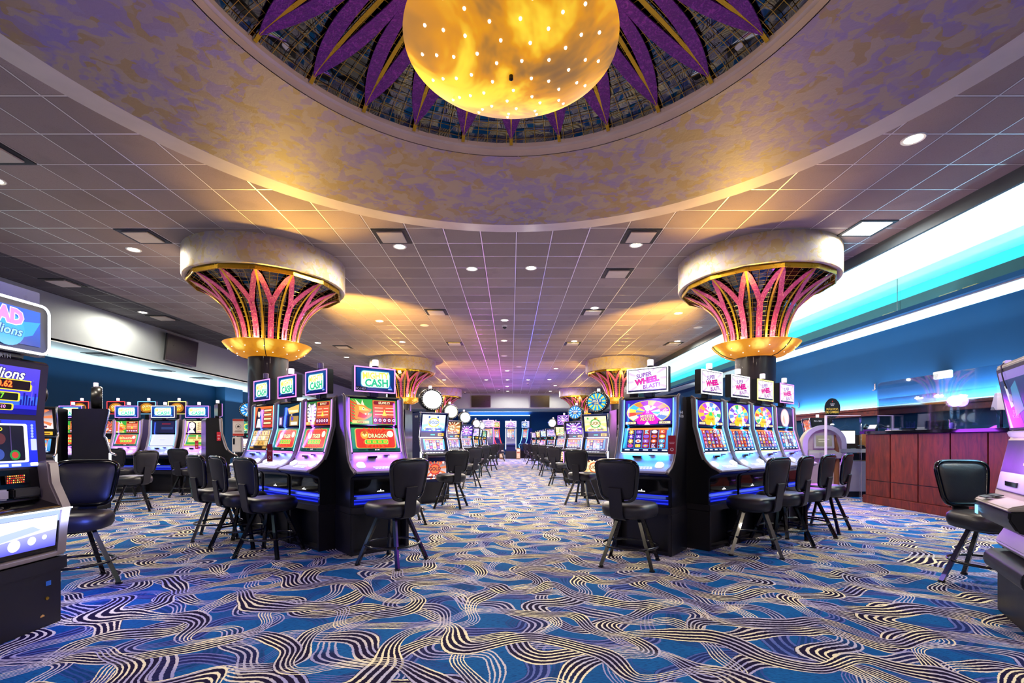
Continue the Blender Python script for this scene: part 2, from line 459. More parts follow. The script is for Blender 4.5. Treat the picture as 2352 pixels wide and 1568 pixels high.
# ------------------------------------------------------------------ flat artwork on screens and signs
TXT = {}
def txt(s, shear=0.0, bold=0.0):
    k = (s, shear, bold)
    if k in TXT: return TXT[k]
    cu = bpy.data.curves.new('lettering', 'FONT'); cu.body = s; cu.size = 1; cu.resolution_u = 2; cu.shear = shear; cu.offset = bold
    ob = bpy.data.objects.new('lettering', cu); COL.objects.link(ob)
    dg = bpy.context.evaluated_depsgraph_get(); me = ob.evaluated_get(dg).to_mesh()
    vs = [(v.co.x, v.co.y) for v in me.vertices]; fs = [tuple(p.vertices) for p in me.polygons]
    ob.evaluated_get(dg).to_mesh_clear(); bpy.data.objects.remove(ob); bpy.data.curves.remove(cu)
    if vs:
        x0 = min(v[0] for v in vs); x1 = max(v[0] for v in vs); y0 = min(v[1] for v in vs); y1 = max(v[1] for v in vs)
    else: x0 = x1 = y0 = y1 = 0
    TXT[k] = (vs, fs, x0, x1, y0, y1)
    return TXT[k]
class Art:
    """layers of flat coloured shapes, in units of the panel (0..1, 0..1), facing -y"""
    def __init__(s, w, h, eps=.0003): s.w = w; s.h = h; s.v = []; s.f = []; s.c = []; s.k = 0; s.eps = eps
    def poly(s, pts, col, layer=True):
        if layer: s.k += 1
        o = len(s.v)
        cs = [hx(c) if isinstance(c, str) else c for c in (col if isinstance(col, list) else [col]*len(pts))]
        s.v += [((x-.5)*s.w, -s.k*s.eps, y*s.h) for x, y in pts]; s.f.append(tuple(range(o, o+len(pts)))); s.c.append(cs)
        return s
    def rect(s, x0, y0, x1, y1, c, c2=None):
        return s.poly([(x0,y0),(x1,y0),(x1,y1),(x0,y1)], [c, c, c2, c2] if c2 is not None else c)
    def rrect(s, x0, y0, x1, y1, r, c):
        asp = s.w/s.h; pts = []
        for cx, cy, a in ((x1-r, y0+r*asp, -PI/2), (x1-r, y1-r*asp, 0), (x0+r, y1-r*asp, PI/2), (x0+r, y0+r*asp, PI)):
            pts += [(cx+r*math.cos(a+PI/2*i/4), cy+r*asp*math.sin(a+PI/2*i/4)) for i in range(5)]
        return s.poly(pts, c)
    def disc(s, cx, cy, r, c, ry=None, n=24, a0=0, a1=2*PI):
        ry = ry if ry is not None else r*s.w/s.h
        full = abs(a1-a0-2*PI) < 1e-6
        pts = [(cx+r*math.cos(a0+(a1-a0)*i/n), cy+ry*math.sin(a0+(a1-a0)*i/n)) for i in range(n+(0 if full else 1))]
        if not full: pts = [(cx, cy)]+pts
        return s.poly(pts, c)
    def burst(s, cx, cy, r, r2, n, c, ry=None):
        asp = s.w/s.h
        return s.poly([(cx+(r if i % 2 else r2)*math.cos(PI*i/n), cy+(r if i % 2 else r2)*asp*math.sin(PI*i/n)) for i in range(2*n)], c)
    def rays(s, cx, cy, n, c, rad=1.6, duty=.5):
        s.k += 1
        for i in range(n):
            a = 2*PI*i/n; b = a+2*PI/n*duty; asp = s.w/s.h
            pts = [(cx, cy), (cx+rad*math.cos(a), cy+rad*asp*math.sin(a)), (cx+rad*math.cos(b), cy+rad*asp*math.sin(b))]
            pts = clip01(pts)
            if len(pts) >= 3: s.poly(pts, c, False)
        return s
    def text(s, t, cx, cy, h, c, maxw=None, shear=0.0, bold=.02, ol=None, rot=0.0, olw=.06):
        if ol: s.text(t, cx, cy, h, ol, maxw, shear, bold+olw, None, rot)
        vs, fs, x0, x1, y0, y1 = txt(t, shear, bold)
        if not vs: return s
        _, _, X0, X1, Y0, Y1 = txt(t, shear, .0)
        k = h*s.h/max(.05, Y1-Y0); kx = k
        if maxw and (X1-X0)*k > maxw*s.w: kx = maxw*s.w/(X1-X0)
        s.k += 1; o = len(s.v); mx = (X0+X1)/2; my = (Y0+Y1)/2
        col = hx(c) if isinstance(c, str) else c
        ca, sa = math.cos(rot), math.sin(rot)
        for x, y in vs:
            dx, dy = (x-mx)*kx, (y-my)*k
            s.v.append(((cx-.5)*s.w+dx*ca-dy*sa, -s.k*s.eps, cy*s.h+dx*sa+dy*ca))
        for f in fs: s.f.append(tuple(i+o for i in f)); s.c.append([col]*len(f))
        return s
    def mesh(s, name='screen'):
        me = bpy.data.meshes.new(name); me.from_pydata(s.v, [], s.f); me.update()
        ca = me.color_attributes.new('Col', 'FLOAT_COLOR', 'CORNER')
        flat = []
        # from_pydata keeps loop order
        for cs in s.c:
            for c in cs: flat += [c[0], c[1], c[2], 1.0]
        ca.data.foreach_set('color', flat)
        # make every face look towards -y
        bm = bmesh.new(); bm.from_mesh(me)
        for f in bm.faces:
            if f.normal.y > 0: f.normal_flip()
        bm.to_mesh(me); bm.free()
        return me
def clip01(p):
    for ax, lim, sg in ((0, 0, 1), (0, 1, -1), (1, 0, 1), (1, 1, -1)):
        out = []
        for i in range(len(p)):
            a, b = p[i-1], p[i]; da = (a[ax]-lim)*sg; db = (b[ax]-lim)*sg
            if (da >= 0) != (db >= 0):
                t = da/(da-db); out.append((a[0]+(b[0]-a[0])*t, a[1]+(b[1]-a[1])*t))
            if db >= 0: out.append(b)
        p = out
        if not p: return []
    return p

def art_mighty(w, h):
    a = Art(w, h).rect(0,0,1,1,'#0a1a5a','#0a3f8a').rrect(.11,.13,.90,.92,.09,'#3f9aa8')
    a.rrect(.13,.16,.88,.89,.08,'#e6fff6').text('MIGHTY', .51,.69,.29,'#ffe15a',.68,.0,.03,'#d9fff2',.05,.05)
    a.text('CASH', .53,.36,.33,'#2cba84',.60,.0,.04,'#f4fffb',.04,.06)
    a.poly([(.03,.05),(.16,.2),(.2,.1)],'#2f62c8').poly([(.84,.12),(.97,.06),(.9,.28)],'#2f62c8').rect(.84,.07,.94,.1,'#cfe4ff')
    return a
def art_dragon(w, h, seed=0, money='$5,093.73'):
    q = random.Random(seed)
    bg = ['#2f9a34','#a8341c','#2a8a3a'][seed % 3]
    a = Art(w, h).rect(0,0,1,1,bg,'#1d6e2c')
    k1, k2, k3, k4 = [['#e8932a','#f9cf55','#d9481c','#fff3c0'],['#f4f4f8','#c4bcd2','#5a4068','#ffffff'],['#f3c9a0','#d94426','#3a1210','#fff4e0']][seed % 3]
    if seed % 3 == 0:                     # a dragon's head in profile, mouth to the right
        a.poly([(.0,.0),(.46,.0),(.46,1),(.0,1)],'#3aa03a')
        for i in range(7):
            y = .12+.12*i; a.poly([(.16,y-.08),(.0,y+.10),(.0,y-.02)], k3).poly([(.18,y-.06),(.02,y+.16),(.10,y)], k1)
        a.poly([(.10,.20),(.26,.16),(.34,.22),(.44,.34),(.45,.44),(.36,.44),(.42,.52),(.44,.60),(.36,.66),(.28,.78),(.16,.82),(.08,.66)], k1)
        a.poly([(.14,.30),(.28,.24),(.36,.34),(.28,.40),(.18,.50)], k3).poly([(.18,.56),(.30,.54),(.40,.56),(.34,.62),(.26,.70),(.17,.72)], k2)
        a.poly([(.14,.78),(.22,.76),(.10,.98)], k4).poly([(.22,.78),(.29,.74),(.24,.98)], k4).poly([(.29,.44),(.33,.44),(.31,.37)],'#ffffff').poly([(.36,.44),(.39,.44),(.375,.38)],'#ffffff')
        a.disc(.265,.615,.024,'#fff8d0').disc(.27,.615,.012,'#301008')
    elif seed % 3 == 1:                   # a white tiger's face
        a.poly([(.06,.30),(.12,.12),(.23,.04),(.34,.12),(.40,.30),(.42,.70),(.36,.95),(.28,.86),(.18,.86),(.10,.95),(.04,.70)], k1)
        for sx in (-1, 1):
            for i in range(4): a.poly([(.23+sx*.18,.32+.14*i),(.23+sx*.08,.36+.13*i),(.23+sx*.17,.40+.14*i)], k3)
            a.poly([(.23+sx*.05,.58),(.23+sx*.12,.62),(.23+sx*.11,.55)], '#3a80c0').poly([(.23+sx*.02,.92),(.23+sx*.05,.72),(.23+sx*.06,.9)], k3)
        a.poly([(.18,.40),(.28,.40),(.23,.30)],'#d88aa0').poly([(.17,.24),(.29,.24),(.23,.14)],'#6a2030').rect(.222,.5,.238,.85,k3)
    a.rect(.03,.04,.38,.15,'#f0d070').text('CASH', .205,.095,.08,'#a03010',.3)
    a.rect(.46,.02,.96,.97,'#b4421e','#d96a2a').rrect(.48,.80,.94,.94,.03,'#7c1410').text(money,.71,.87,.10,'#fff3c0',.42)
    for r in range(3):
        y = .62-.13*r
        a.rrect(.48,y,.70,y+.10,.02,'#e8523c').rrect(.72,y,.94,y+.10,.02,'#e8523c').rect(.50,y+.035,.68,y+.065,'#ffe0a0').rect(.74,y+.035,.92,y+.065,'#ffe0a0')
    a.poly([(.66,.36),(.76,.36),(.71,.62)],'#ffd84a')
    for i in range(5):
        x = .51+.10*i; a.rrect(x-.043,.05,x+.043,.28,.02,'#6a1048').disc(x,.18,.032,'#ffe8f4').disc(x,.18,.015,'#9a2a6a')
    return a
def art_dragon_low(w, h, seed=0, money='$14.00'):
    a = Art(w, h).rect(0,0,1,1,'#1a7a6a','#2f9a50').rrect(.07,.13,.93,.97,.05,'#e8b03a').rrect(.09,.15,.91,.95,.05,'#d8341c')
    a.rays(.5,.62,18,'#e8522a',.3,.45).disc(.27,.70,.085,'#f0a83a' if seed % 2 == 0 else '#f4f0f4').disc(.27,.72,.05,'#ffe08a' if seed % 2 == 0 else '#c8b8d0')
    a.burst(.27,.80,.06,.03,6,'#c05a1a')
    a.text('DRAGON' if seed % 2 == 0 else 'TIGER', .55,.66,.17,'#fff0b0',.40,0,.03,'#7c2a0a').disc(.82,.74,.07,'#fff6d0')
    a.rrect(.26,.30,.76,.50,.02,'#e8e46a').rrect(.27,.32,.75,.48,.02,'#4ec03a')
    for i in range(4): a.rect(.31+.115*i,.35,.385+.115*i,.45,'#f6c83a').rect(.33+.115*i,.385,.37+.115*i,.41,'#a86a10')
    a.rect(0,0,1,.11,'#0e4a44').rrect(.30,.015,.70,.10,.03,'#0a1a1a').text(money,.5,.055,.06,'#ffffff',.3).rrect(.10,.02,.26,.095,.03,'#123430').rrect(.74,.02,.90,.095,.03,'#123430')
    return a
def art_superwheel(w, h):
    a = Art(w, h).rect(0,0,1,1,'#ffffff').rays(.5,.5,14,'#d9c2f2',.9,.3).disc(.5,.5,.36,'#ffffff',.42)
    a.rect(0,0,1,.05,'#20184a')
    a.text('SUPER',.42,.74,.19,'#7a2aa0',.46,.1,.03,None,.15).text('WHEEL',.5,.48,.24,'#d81a8c',.70,.0,.05,'#3a1060',.14,.03).text('BLAST!',.62,.22,.19,'#8a2a9a',.46,.1,.03,None,.12)
    return a
def art_wheel(w, h, seed=0):
    a = Art(w, h).rect(0,0,1,1,'#2a1a90','#3a1aa8')
    cx, cy = .5, .50; rx, ry = .47, .47
    a.disc(cx,cy,rx,'#f2d04a',ry,36)
    cols = ['#c24adf','#f6f0ff','#4ac0e8','#f6a42a','#7a5ad8','#f2e24a','#e85aa8','#d8e6ff','#e84a2a','#f8c83a','#6a8aea','#fff4d0','#b040c8','#e8f0ff','#40b870','#f0882a']
    n = 16
    for i in range(n):
        a.disc(cx,cy,rx*.95,cols[(i*3+seed) % 16],ry*.95,3,2*PI*i/n,2*PI*(i+1)/n)
    for i in range(n):
        a.disc(cx,cy,rx*.56,cols[(i*5+seed+7) % 16],ry*.56,3,2*PI*i/n,2*PI*(i+1)/n)
    big = '#f010c0' if seed == 0 else '#f8c814'
    a.poly([(cx,cy+.16),(.20,.12),(.32,.02),(.68,.02),(.80,.12)], big).poly([(cx,cy+.20),(.42,.40),(.58,.40)], '#ff3ad0' if seed == 0 else ['','#3ad060','#2ac0d8','#2ac0d8'][seed])
    a.disc(cx,cy+.16,.06,'#ffffff')
    if seed == 0: a.text('15',.5,.50,.09,'#ffffff',.2).text('MYSTERY',.5,.34,.10,'#fff6c0',.34,0,.02,'#6a1060').text('ADDED',.5,.22,.12,'#fff0a0',.36,0,.02,'#6a1060').text('WHEEL',.83,.5,.10,'#fff0a0',.2,0,.02,None,.6)
    else: a.text('10 GAMES',.5,.26,.09,'#a86a08',.34)
    a.rect(0,0,.27,.15,'#30104a').rect(.02,.03,.25,.12,'#ffe8b0').text('$2,451.76',.135,.075,.06,'#501030',.2)
    a.rect(.73,.0,1,.15,'#30104a').rect(.75,.03,.98,.12,'#ffe8b0').text('$96.76',.865,.075,.06,'#501030',.18).poly([(.44,.0),(.56,.0),(.5,.14)],'#ffffff')
    return a
def art_reels(w, h, seed=0, cols=5, rows=4, bg='#7a1420', pal=None):
    q = random.Random(seed*13+5); pal = pal or ['#f2c23a','#8a5ad0','#e8e0ff','#e86a2a','#4ab0d8','#d84a8a']
    a = Art(w, h).rect(0,0,1,1,'#2a7ac0','#5aa8e0').rect(.06,.90,.94,1,'#e8903a').rect(.0,.0,1,.10,'#101a4a')
    for i in range(5): a.rect(.05+.2*i,.025,.16+.2*i,.08,'#dfe8ff')
    x0, x1, y0, y1 = .08, .92, .13, .92
    for c in range(cols):
        xa = x0+(x1-x0)*c/cols; xb = x0+(x1-x0)*(c+1)/cols
        k = q.choice([bg, bg, '#30206a', '#5a1030']) if seed % 2 == 0 else bg
        a.rect(xa+.006,y0,xb-.006,y1,k,'#a8303a' if k == bg else k)
    for c in range(cols):
        xm = x0+(x1-x0)*(c+.5)/cols; cw = (x1-x0)/cols
        for r in range(rows):
            ym = y0+(y1-y0)*(r+.5)/rows; p = q.choice(pal); t = q.random()
            if t < .35: a.disc(xm,ym,cw*.36,p,(y1-y0)/rows*.38,14).disc(xm,ym,cw*.2,q.choice(pal),(y1-y0)/rows*.2,10)
            elif t < .6: a.burst(xm,ym,cw*.40,cw*.22,7,p).disc(xm,ym,cw*.14,'#fff4d0',None,8)
            elif t < .8: a.rrect(xm-cw*.34,ym-(y1-y0)/rows*.34,xm+cw*.34,ym+(y1-y0)/rows*.34,.02,p).text(q.choice('AKQJ9'),xm,ym,(y1-y0)/rows*.5,'#fffbe8',cw*.5)
            else: a.text(q.choice('AKQJ'),xm,ym,(y1-y0)/rows*.62,p,cw*.6,0,.04,'#fff8e0')
    return a
def art_generic(w, h, seed):
    q = random.Random(seed*7+1)
    pals = [['#f6b04a','#fff0c0','#d8642a','#7a2a10'],['#8a4ae8','#f0e0ff','#c83ad0','#2a1070'],['#2a8ae8','#e0f4ff','#f0c83a','#0a2a7a'],['#f4f4ff','#c8b8f0','#f0a0d0','#5a4aa8'],
            ['#e8d03a','#fff8c8','#3aa84a','#8a5a10'],['#f8e8e8','#f07a4a','#c83a3a','#50203a'],['#d0f0e0','#3aa890','#f0e04a','#0a4a3a']]
    p = pals[seed % 7]
    a = Art(w, h).rect(0,0,1,1,p[0],p[3] if q.random() < .4 else p[1]).rays(.5,.55,12,p[1],.5,.4)
    a.disc(.5,.52,.25,p[2],.3).disc(.5,.52,.19,p[1],.23)
    t = q.choice(['GOLD','BONUS','LUCKY','JACKPOT','CASH','777','WILD'])
    a.text(t,.5,.54,.18,p[3],.5,0,.03,p[1])
    for i in range(6): a.burst(q.uniform(.1,.9),q.choice([.16,.86]),.07,.03,6,q.choice(p))
    a.rrect(.15,.06,.85,.16,.02,p[3]).text('%d.%02d' % (q.randint(10,999), q.randint(0,99)),.5,.11,.07,'#ffffff',.4)
    return a
def art_blank(w, h, c='#cfd0ff', line=True):
    a = Art(w, h).rect(0,0,1,1,c)
    if line: a.rect(.32,.60,.68,.625,'#e8e04a').rect(.40,.5,.6,.52,'#9a9ae0')
    return a
def art_dark(w, h, t='QUICK', t2='SPIN'):
    a = Art(w, h).rect(0,0,1,1,'#2a1406','#1a0a20').disc(.5,.5,.42,'#a8641a',.45).disc(.5,.52,.3,'#e8a42a',.32)
    a.text(t,.5,.62,.22,'#fff2a0',.7,.15,.03,'#5a1a0a',.08).text(t2,.5,.34,.22,'#ffe04a',.6,.15,.03,'#5a1a0a',.08)
    return a
def art_round(w, h, seed):
    st = [('#ffffff','#f4f4ff',None),('#fff8d8','#ffe8ff',None),('#1a8ae0','#c8f0ff','POWER'),('#e8f6ff','#ffffff',None),('#18a0d0','#ffd83a','LOCK IT'),('#f0f0ff','#ffffff',None)][seed % 6]
    a = Art(w, h)
    a.disc(.5,.5,.5,st[0],.5,36)
    if st[2]:
        for i in range(12):
            t = 2*PI*i/12; a.poly([(.5,.5),(.5+.48*math.cos(t),.5+.48*math.sin(t)),(.5+.48*math.cos(t+.2),.5+.48*math.sin(t+.2))], st[1])
        a.rrect(.22,.34,.78,.68,.05,'#0a50a0').text(st[2],.5,.56,.14,'#fff4a0' if seed % 6 == 4 else '#ffffff',.5).text('LINK',.5,.42,.10,'#ffe060',.4)
    else: a.disc(.5,.5,.36,st[1],.36,30)
    return a
# ------------------------------------------------------------------ the room
XL, XLW, XR, XG, XRW = -10.98, -13.1, 6.54, 8.86, 9.5
YB, YBW, Y0 = 36.0, 40.5, -6.0
struct('floor', 'carpet', MB().box(-13.4, 9.8, Y0-.2, 41, -.12, 0), 'blue carpet with ribbons of cream, lavender and dark purple lines')
struct('ceiling', 'ceil_tile', MB().box(-9.53, XR, Y0, YB, CEIL, CEIL+.15), 'suspended ceiling of square grey tiles in a metal grid')
struct('trim_1', 'ceil_tile_shade', MB().box(XL, -9.53, Y0, YB, CEIL, CEIL+.15), 'ceiling tiles along the left wall, coloured dark as in shade')
struct('wall_left', 'paint_pale', MB().box(XL-.15, XL, Y0, YB+.1, 3.6, CEIL+.15), 'pale upper wall band on the left')
struct('trim_2', 'paint_white', MB().box(XLW, XL, Y0, YBW, 3.575, 3.65), 'lit white soffit above the left wall')
struct('wall_left_lower', 'paint_teal', MB().box(XLW-.2, XLW, Y0, YBW, 0, 3.7), 'deep teal lower wall on the left')
struct('trim_3', 'paint_blue', MB().box(XLW, -12.7, 21.3, 22.7, 0, 3.575), 'blue pilaster on the left wall')
struct('wall_back', 'paint_pale', MB().box(XL-2.2, XRW+.2, YB, YB+.15, 3.63, CEIL+.6), 'pale upper band of the far wall')
struct('trim_4', 'paint_white', MB().box(XL-2, XRW, YB+.15, YBW, 3.60, 3.66), 'soffit in front of the far blue wall')
struct('wall_back_lower', 'paint_deepblue', MB().box(XLW, XRW+.2, YBW, YBW+.2, 0, 3.8), 'deep blue far wall')
struct('wall_front', 'paint_deepblue', MB().box(XLW-.2, XRW+.4, Y0-.3, Y0, 0, 5.2))
# right: dark fascia, raised lit cove, reflecting glass band, sill, soffit, blue wall
struct('trim_5', 'paint_dark', MB().box(XR, XR+.05, Y0, YB, CEIL-.20, 5.2), 'dark fascia at the edge of the tiled ceiling')
struct('ceiling_cove', 'cove_white', MB().box(XR, XG+1.0, Y0, YB, 4.92, 5.05), 'bright lit cove above the right wall')
struct('window_1', 'band_glass', MB().box(XG, XG+.03, Y0, YB, 4.09, 4.92), 'long glass band that mirrors the cove and the ceiling')
struct('wall_right_upper', 'paint_cyan', MB().box(XG+.84, XG+.95, Y0, YB, 4.04, 4.95), 'cyan lit wall behind the glass band')
struct('trim_16', 'dark_store', MB().box(XG+.14, XG+.5, Y0, YB, 4.09, 4.44), 'dark ledge behind the glass band')
for px, wd, d in ((2182, .42, 'nearest orange'), (2044, .36, 'middle brown'), (2232, .30, 'small brown')):
    Y = FPX*(XG+.09)/(px-VPX)
    tag(part('carton', 'carton', None, MB().box(-.045, .045, -wd/2, wd/2, 0, .11), loc=(XG+.09, Y, 4.095), bevel=.004), d+' carton behind the glass band above the blue wall', 'carton', 'cartons behind the glass band')
struct('trim_6', 'paint_blue', MB().box(XG-.14, XG+.08, Y0, YB, 4.03, 4.085).box(XG-.14, XG-.12, Y0, YB, 4.085, 4.125), 'blue sill under the glass band')  # raised front lip added to hide the added strip lamp behind it
struct('trim_7', 'paint_white', MB().box(XG-.02, XRW, Y0, YB, 4.0, 4.04), 'pale soffit above the blue wall')
struct('wall_right', 'paint_blue', MB().box(XRW, XRW+.2, Y0, YBW, 0, 4.1), 'blue wall behind the cashier counter')
mb = MB()
for d0, z0, z1 in ((.10, 1.98, 2.05), (.06, 1.90, 1.98), (.12, 1.84, 1.90)): mb.box(XRW-d0, XRW, 3.0, 34, z0, z1)
struct('trim_8', 'cherry', mb, 'dark wood moulding along the blue wall', bevel=.008)
struct('trim_9', 'strip_cyan', MB().box(XRW-.07, XRW-.03, 8.6, 30, 2.055, 2.075), 'hidden light strip on top of the wood moulding')
for i, y in enumerate((7.0, 11.0, 15.5)):
    struct('trim_%d' % (10+i), 'paint_dark', MB().box(XG-.006, XG+.002, y, y+.012, 4.09, 4.9))
mb = MB().box(-3.5, 1.65, YBW-.06, YBW-.03, 3.28, 3.33)
struct('trim_13', 'strip_cyan', mb, 'thin light strip across the far blue wall')
struct('trim_14', 'paint_blue', MB().box(1.6, 1.68, YBW-.08, YBW, 1.0, 3.4).box(-3.6, -3.5, YBW-.08, YBW, 1.0, 3.4))

# ------------------------------------------------------------------ surfaces of revolution split in facets
def rof(prof, u):
    L = [0]
    for a, b in zip(prof, prof[1:]): L.append(L[-1]+math.dist(a, b))
    t = u*L[-1]
    for k in range(len(prof)-1):
        if t <= L[k+1]+1e-9:
            f = (t-L[k])/(L[k+1]-L[k]); a, b = prof[k], prof[k+1]
            d = ((b[0]-a[0])/(L[k+1]-L[k]), (b[1]-a[1])/(L[k+1]-L[k]))
            return a[0]+(b[0]-a[0])*f, a[1]+(b[1]-a[1])*f, d
    return prof[-1][0], prof[-1][1], (1, 0)
class Facets:
    def __init__(s, prof, n, a0, off): s.p = prof; s.n = n; s.a0 = a0; s.off = off
    def at(s, k, h, u, d=0.0):            # k facet, h in -1..1 across it (strap to strap), u along
        r, z, t = rof(s.p, u)
        nr, nz = (t[1], -t[0])            # normal on the side that is seen
        r += nr*(s.off+d); z += nz*(s.off+d)
        a = s.a0+2*PI*(k+.5)/s.n; hw = PI/s.n
        x, y = r*math.cos(hw), r*math.sin(hw)*h
        return (x*math.cos(a)-y*math.sin(a), x*math.sin(a)+y*math.cos(a), z)
def smooth_profile(pts, n=24):
    P = [Vector((p[0], p[1])) for p in pts]; P = [2*P[0]-P[1]]+P+[2*P[-1]-P[-2]]
    out = []
    for i in range(1, len(P)-2):
        for k in range(n//(len(P)-3)+1):
            t = k/(n//(len(P)-3)+1); a, b, c, d = P[i-1:i+3]
            q = .5*((2*b)+(c-a)*t+(2*a-5*b+4*c-d)*t*t+(3*b-a-3*c+d)*t**3); out.append((q.x, q.y))
    out.append((pts[-1][0], pts[-1][1]))
    return out
def petal_mesh(F, k, inner, outer, us, n=30, u0=0.0, u1=1.0):
    vs = []; fs = []
    for sgn in (-1, 1):
        o = len(vs)
        for i in range(n+1):
            u = u0+(u1-u0)*i/n
            a, b = inner(u), outer(u)
            for h in (a, (a+b)/2, b): vs.append(F.at(k, sgn*h, u))
            for h in (a, (a+b)/2, b): vs.append(F.at(k, sgn*h, u, .012))
        for i in range(n):
            A = o+i*6; B = A+6
            for j in (0, 1): fs += [(A+j, A+j+1, B+j+1, B+j), (A+3+j, B+3+j, B+4+j, A+4+j)]
            fs += [(A, B, B+3, A+3), (A+2, A+5, B+5, B+2)]
    mb = MB(); mb.add(vs, fs); return mb
def strap_mesh(F, k, w, th, n=24, u0=0.0, u1=1.0):
    vs = []; fs = []
    for i in range(n+1):
        u = u0+(u1-u0)*i/n; r = max(.05, rof(F.p, u)[0]); h = w/2/(r*math.sin(PI/F.n))
        vs += [F.at(k, -1-h*0 if False else -1, u), ]
        p = Vector(F.at(k, -1, u, .004)); q = Vector(F.at(k, -1, u, .004+th))
        a = F.a0+2*PI*k/F.n; t = Vector((-math.sin(a), math.cos(a), 0))*(w/2)
        vs.pop(); vs += [p-t, p+t, q+t, q-t]
    for i in range(n):
        A = i*4; B = A+4
        for j in range(4): fs.append((A+j, A+(j+1) % 4, B+(j+1) % 4, B+j))
    fs += [(3, 2, 1, 0), (n*4, n*4+1, n*4+2, n*4+3)]
    return MB().add(vs, fs)
def wire_mesh(F, rows, per, r, u0=0.0, u1=1.0, nu=10):
    mb = MB()
    for i in range(rows):
        u = u0+(u1-u0)*(i+.5)/rows
        mb.tube([F.at(k, -1, u, -F.off*.6) for k in range(F.n)], r, 4, closed=True)
    for k in range(F.n):
        for j in range(per):
            h = -1+2*(j+.5)/per
            mb.tube([F.at(k, h, u0+(u1-u0)*i/nu, -F.off*.55) for i in range(nu+1)], r, 4)
    return mb
def shell_mesh(F, n=22, d=-.01):
    vs = []; fs = []
    for i in range(n+1):
        for k in range(F.n): vs.append(F.at(k, -1, i/n, d-F.off))
    for i in range(n):
        for k in range(F.n): fs.append((i*F.n+k, i*F.n+(k+1) % F.n, (i+1)*F.n+(k+1) % F.n, (i+1)*F.n+k))
    return MB().add(vs, fs)

# ------------------------------------------------------------------ the round ceiling feature above the camera
med = thing('ceiling_medallion', 'huge round mottled soffit with purple petals and a glowing golden bowl overhead', 'ceiling medallion', (0, 3.0, CEIL))
RI, RB, RO, ZH = 2.33, 4.02, 4.40, 4.35-CEIL
ring = MB().lathe([(RI, ZH), (RB, ZH)], 128)
part('soffit_ring', 'sponge_ring', med, ring, smooth=60)
part('outer_rim', 'ring_lip', med, MB().lathe([(RB, ZH), (RO, ZH+.06), (RO, 0)], 128), smooth=40)
part('inner_lip', 'ring_lip', med, MB().lathe([(RI-.01, ZH), (RI-.01, ZH+.07), (RI-.05, ZH+.075), (RI-.05, ZH+.16)], 128), smooth=40)
NM = 27
mprof = [(.30, .02), (.70, .01), (1.10, -.015), (1.50, -.055), (1.85, -.11), (2.10, -.165), (2.22, -.205), (2.285, -.25)]
mprof = smooth_profile(mprof, 28)
FM = Facets(mprof, NM, PI/2, .02)
part('mirror_dish', 'mirror_dish', med, shell_mesh(FM, 26), smooth=0)
part('wire_grid', 'gold_wire', med, wire_mesh(FM, 20, 5, .0028, .10, 1.0, 12))
def m_in(u): return 0 if u < .46 else min(1, ((u-.46)/.51)**1.95)
def m_out(u): t = max(0, min(1, (u-.36)/.56)); return .52+.465*t*t*(3-2*t)
for k in range(NM):
    def i2(u): return min(m_in(u), m_out(u))
    part('petal', 'petal_purple', med, petal_mesh(FM, k, i2, m_out, .5, 40, .08, .97))
    part('strap', 'gold', med, strap_mesh(FM, k, .034, .006, 24, .06, 1.0))
ZB = 1.2+2.45-CEIL
bprof = [(.662, ZB+.012), (.66, ZB)]
for i in range(1, 15):
    t = i/14; r = .66*(1-t**1.0); bprof.append((max(r, .001), ZB-.17*(1-(r/.66)**2.2)))
bowl = part('bowl', 'bowl_glow', med, MB().lathe(bprof, 72), smooth=60)
part('hanger', 'gold', med, MB().lathe([(.03, ZB-.16), (.03, .16)], 16))
part('finial', 'black_matte', med, MB().lathe([(.001, ZB-.205), (.014, ZB-.195), (.012, ZB-.165)], 12))
light('POINT', (0, 3.0, 1.2+2.45+.22), 45, (1, .72, .62), shadow_soft_size=.12)
bm_ = MB().lathe([(.001, -.009), (.007, -.007), (.0095, -.002), (.0095, .004)], 10)
for rr, nn in ((.13, 5), (.25, 9), (.36, 13), (.46, 15), (.55, 16)):
    for i in range(nn):
        a = 2*PI*(i+.37*nn % 1)/nn+rr*3
        z = ZB-.17*(1-(rr/.66)**2.2)
        part('bulb', 'bulb', bowl, bm_, key='bowlbulb', loc=(rr*math.cos(a), rr*math.sin(a), z-.002))

# ------------------------------------------------------------------ flower-capital pillars
NP = 14
pprof = smooth_profile([(.50, 3.03-CEIL), (.525, 3.25-CEIL), (.60, 3.5-CEIL), (.75, 3.76-CEIL), (.98, 3.98-CEIL), (1.16, 4.10-CEIL), (1.32, 4.19-CEIL)], 30)
FP = Facets(pprof, NP, PI/NP*.4, .03)
def p_c(u):
    if u < .50: return 0
    t = min(1, (u-.50)/.49); return .985*(.55*(1-(1-t)**1.7)+.45*t**1.1)
def p_hw(u):
    r = rof(pprof, u)[0]; w = .047 if u < .90 else .047*max(.12, (1-u)/.10)
    return w/(r*math.sin(PI/NP))
def p_out(u): return min(.99, p_c(u)+p_hw(u))
def p_in(u): return min(p_out(u), max(0, p_c(u)-p_hw(u)))
spots = [(.72*math.cos(a), .72*math.sin(a), 2.93-CEIL) for a in [2*PI*i/9+.2 for i in range(9)]]
alabaster('dish_glow', hx('#b06a0c'), hx('#d08a12'), hx('#fff06a'), 1.05, 3.0, spots, .26)
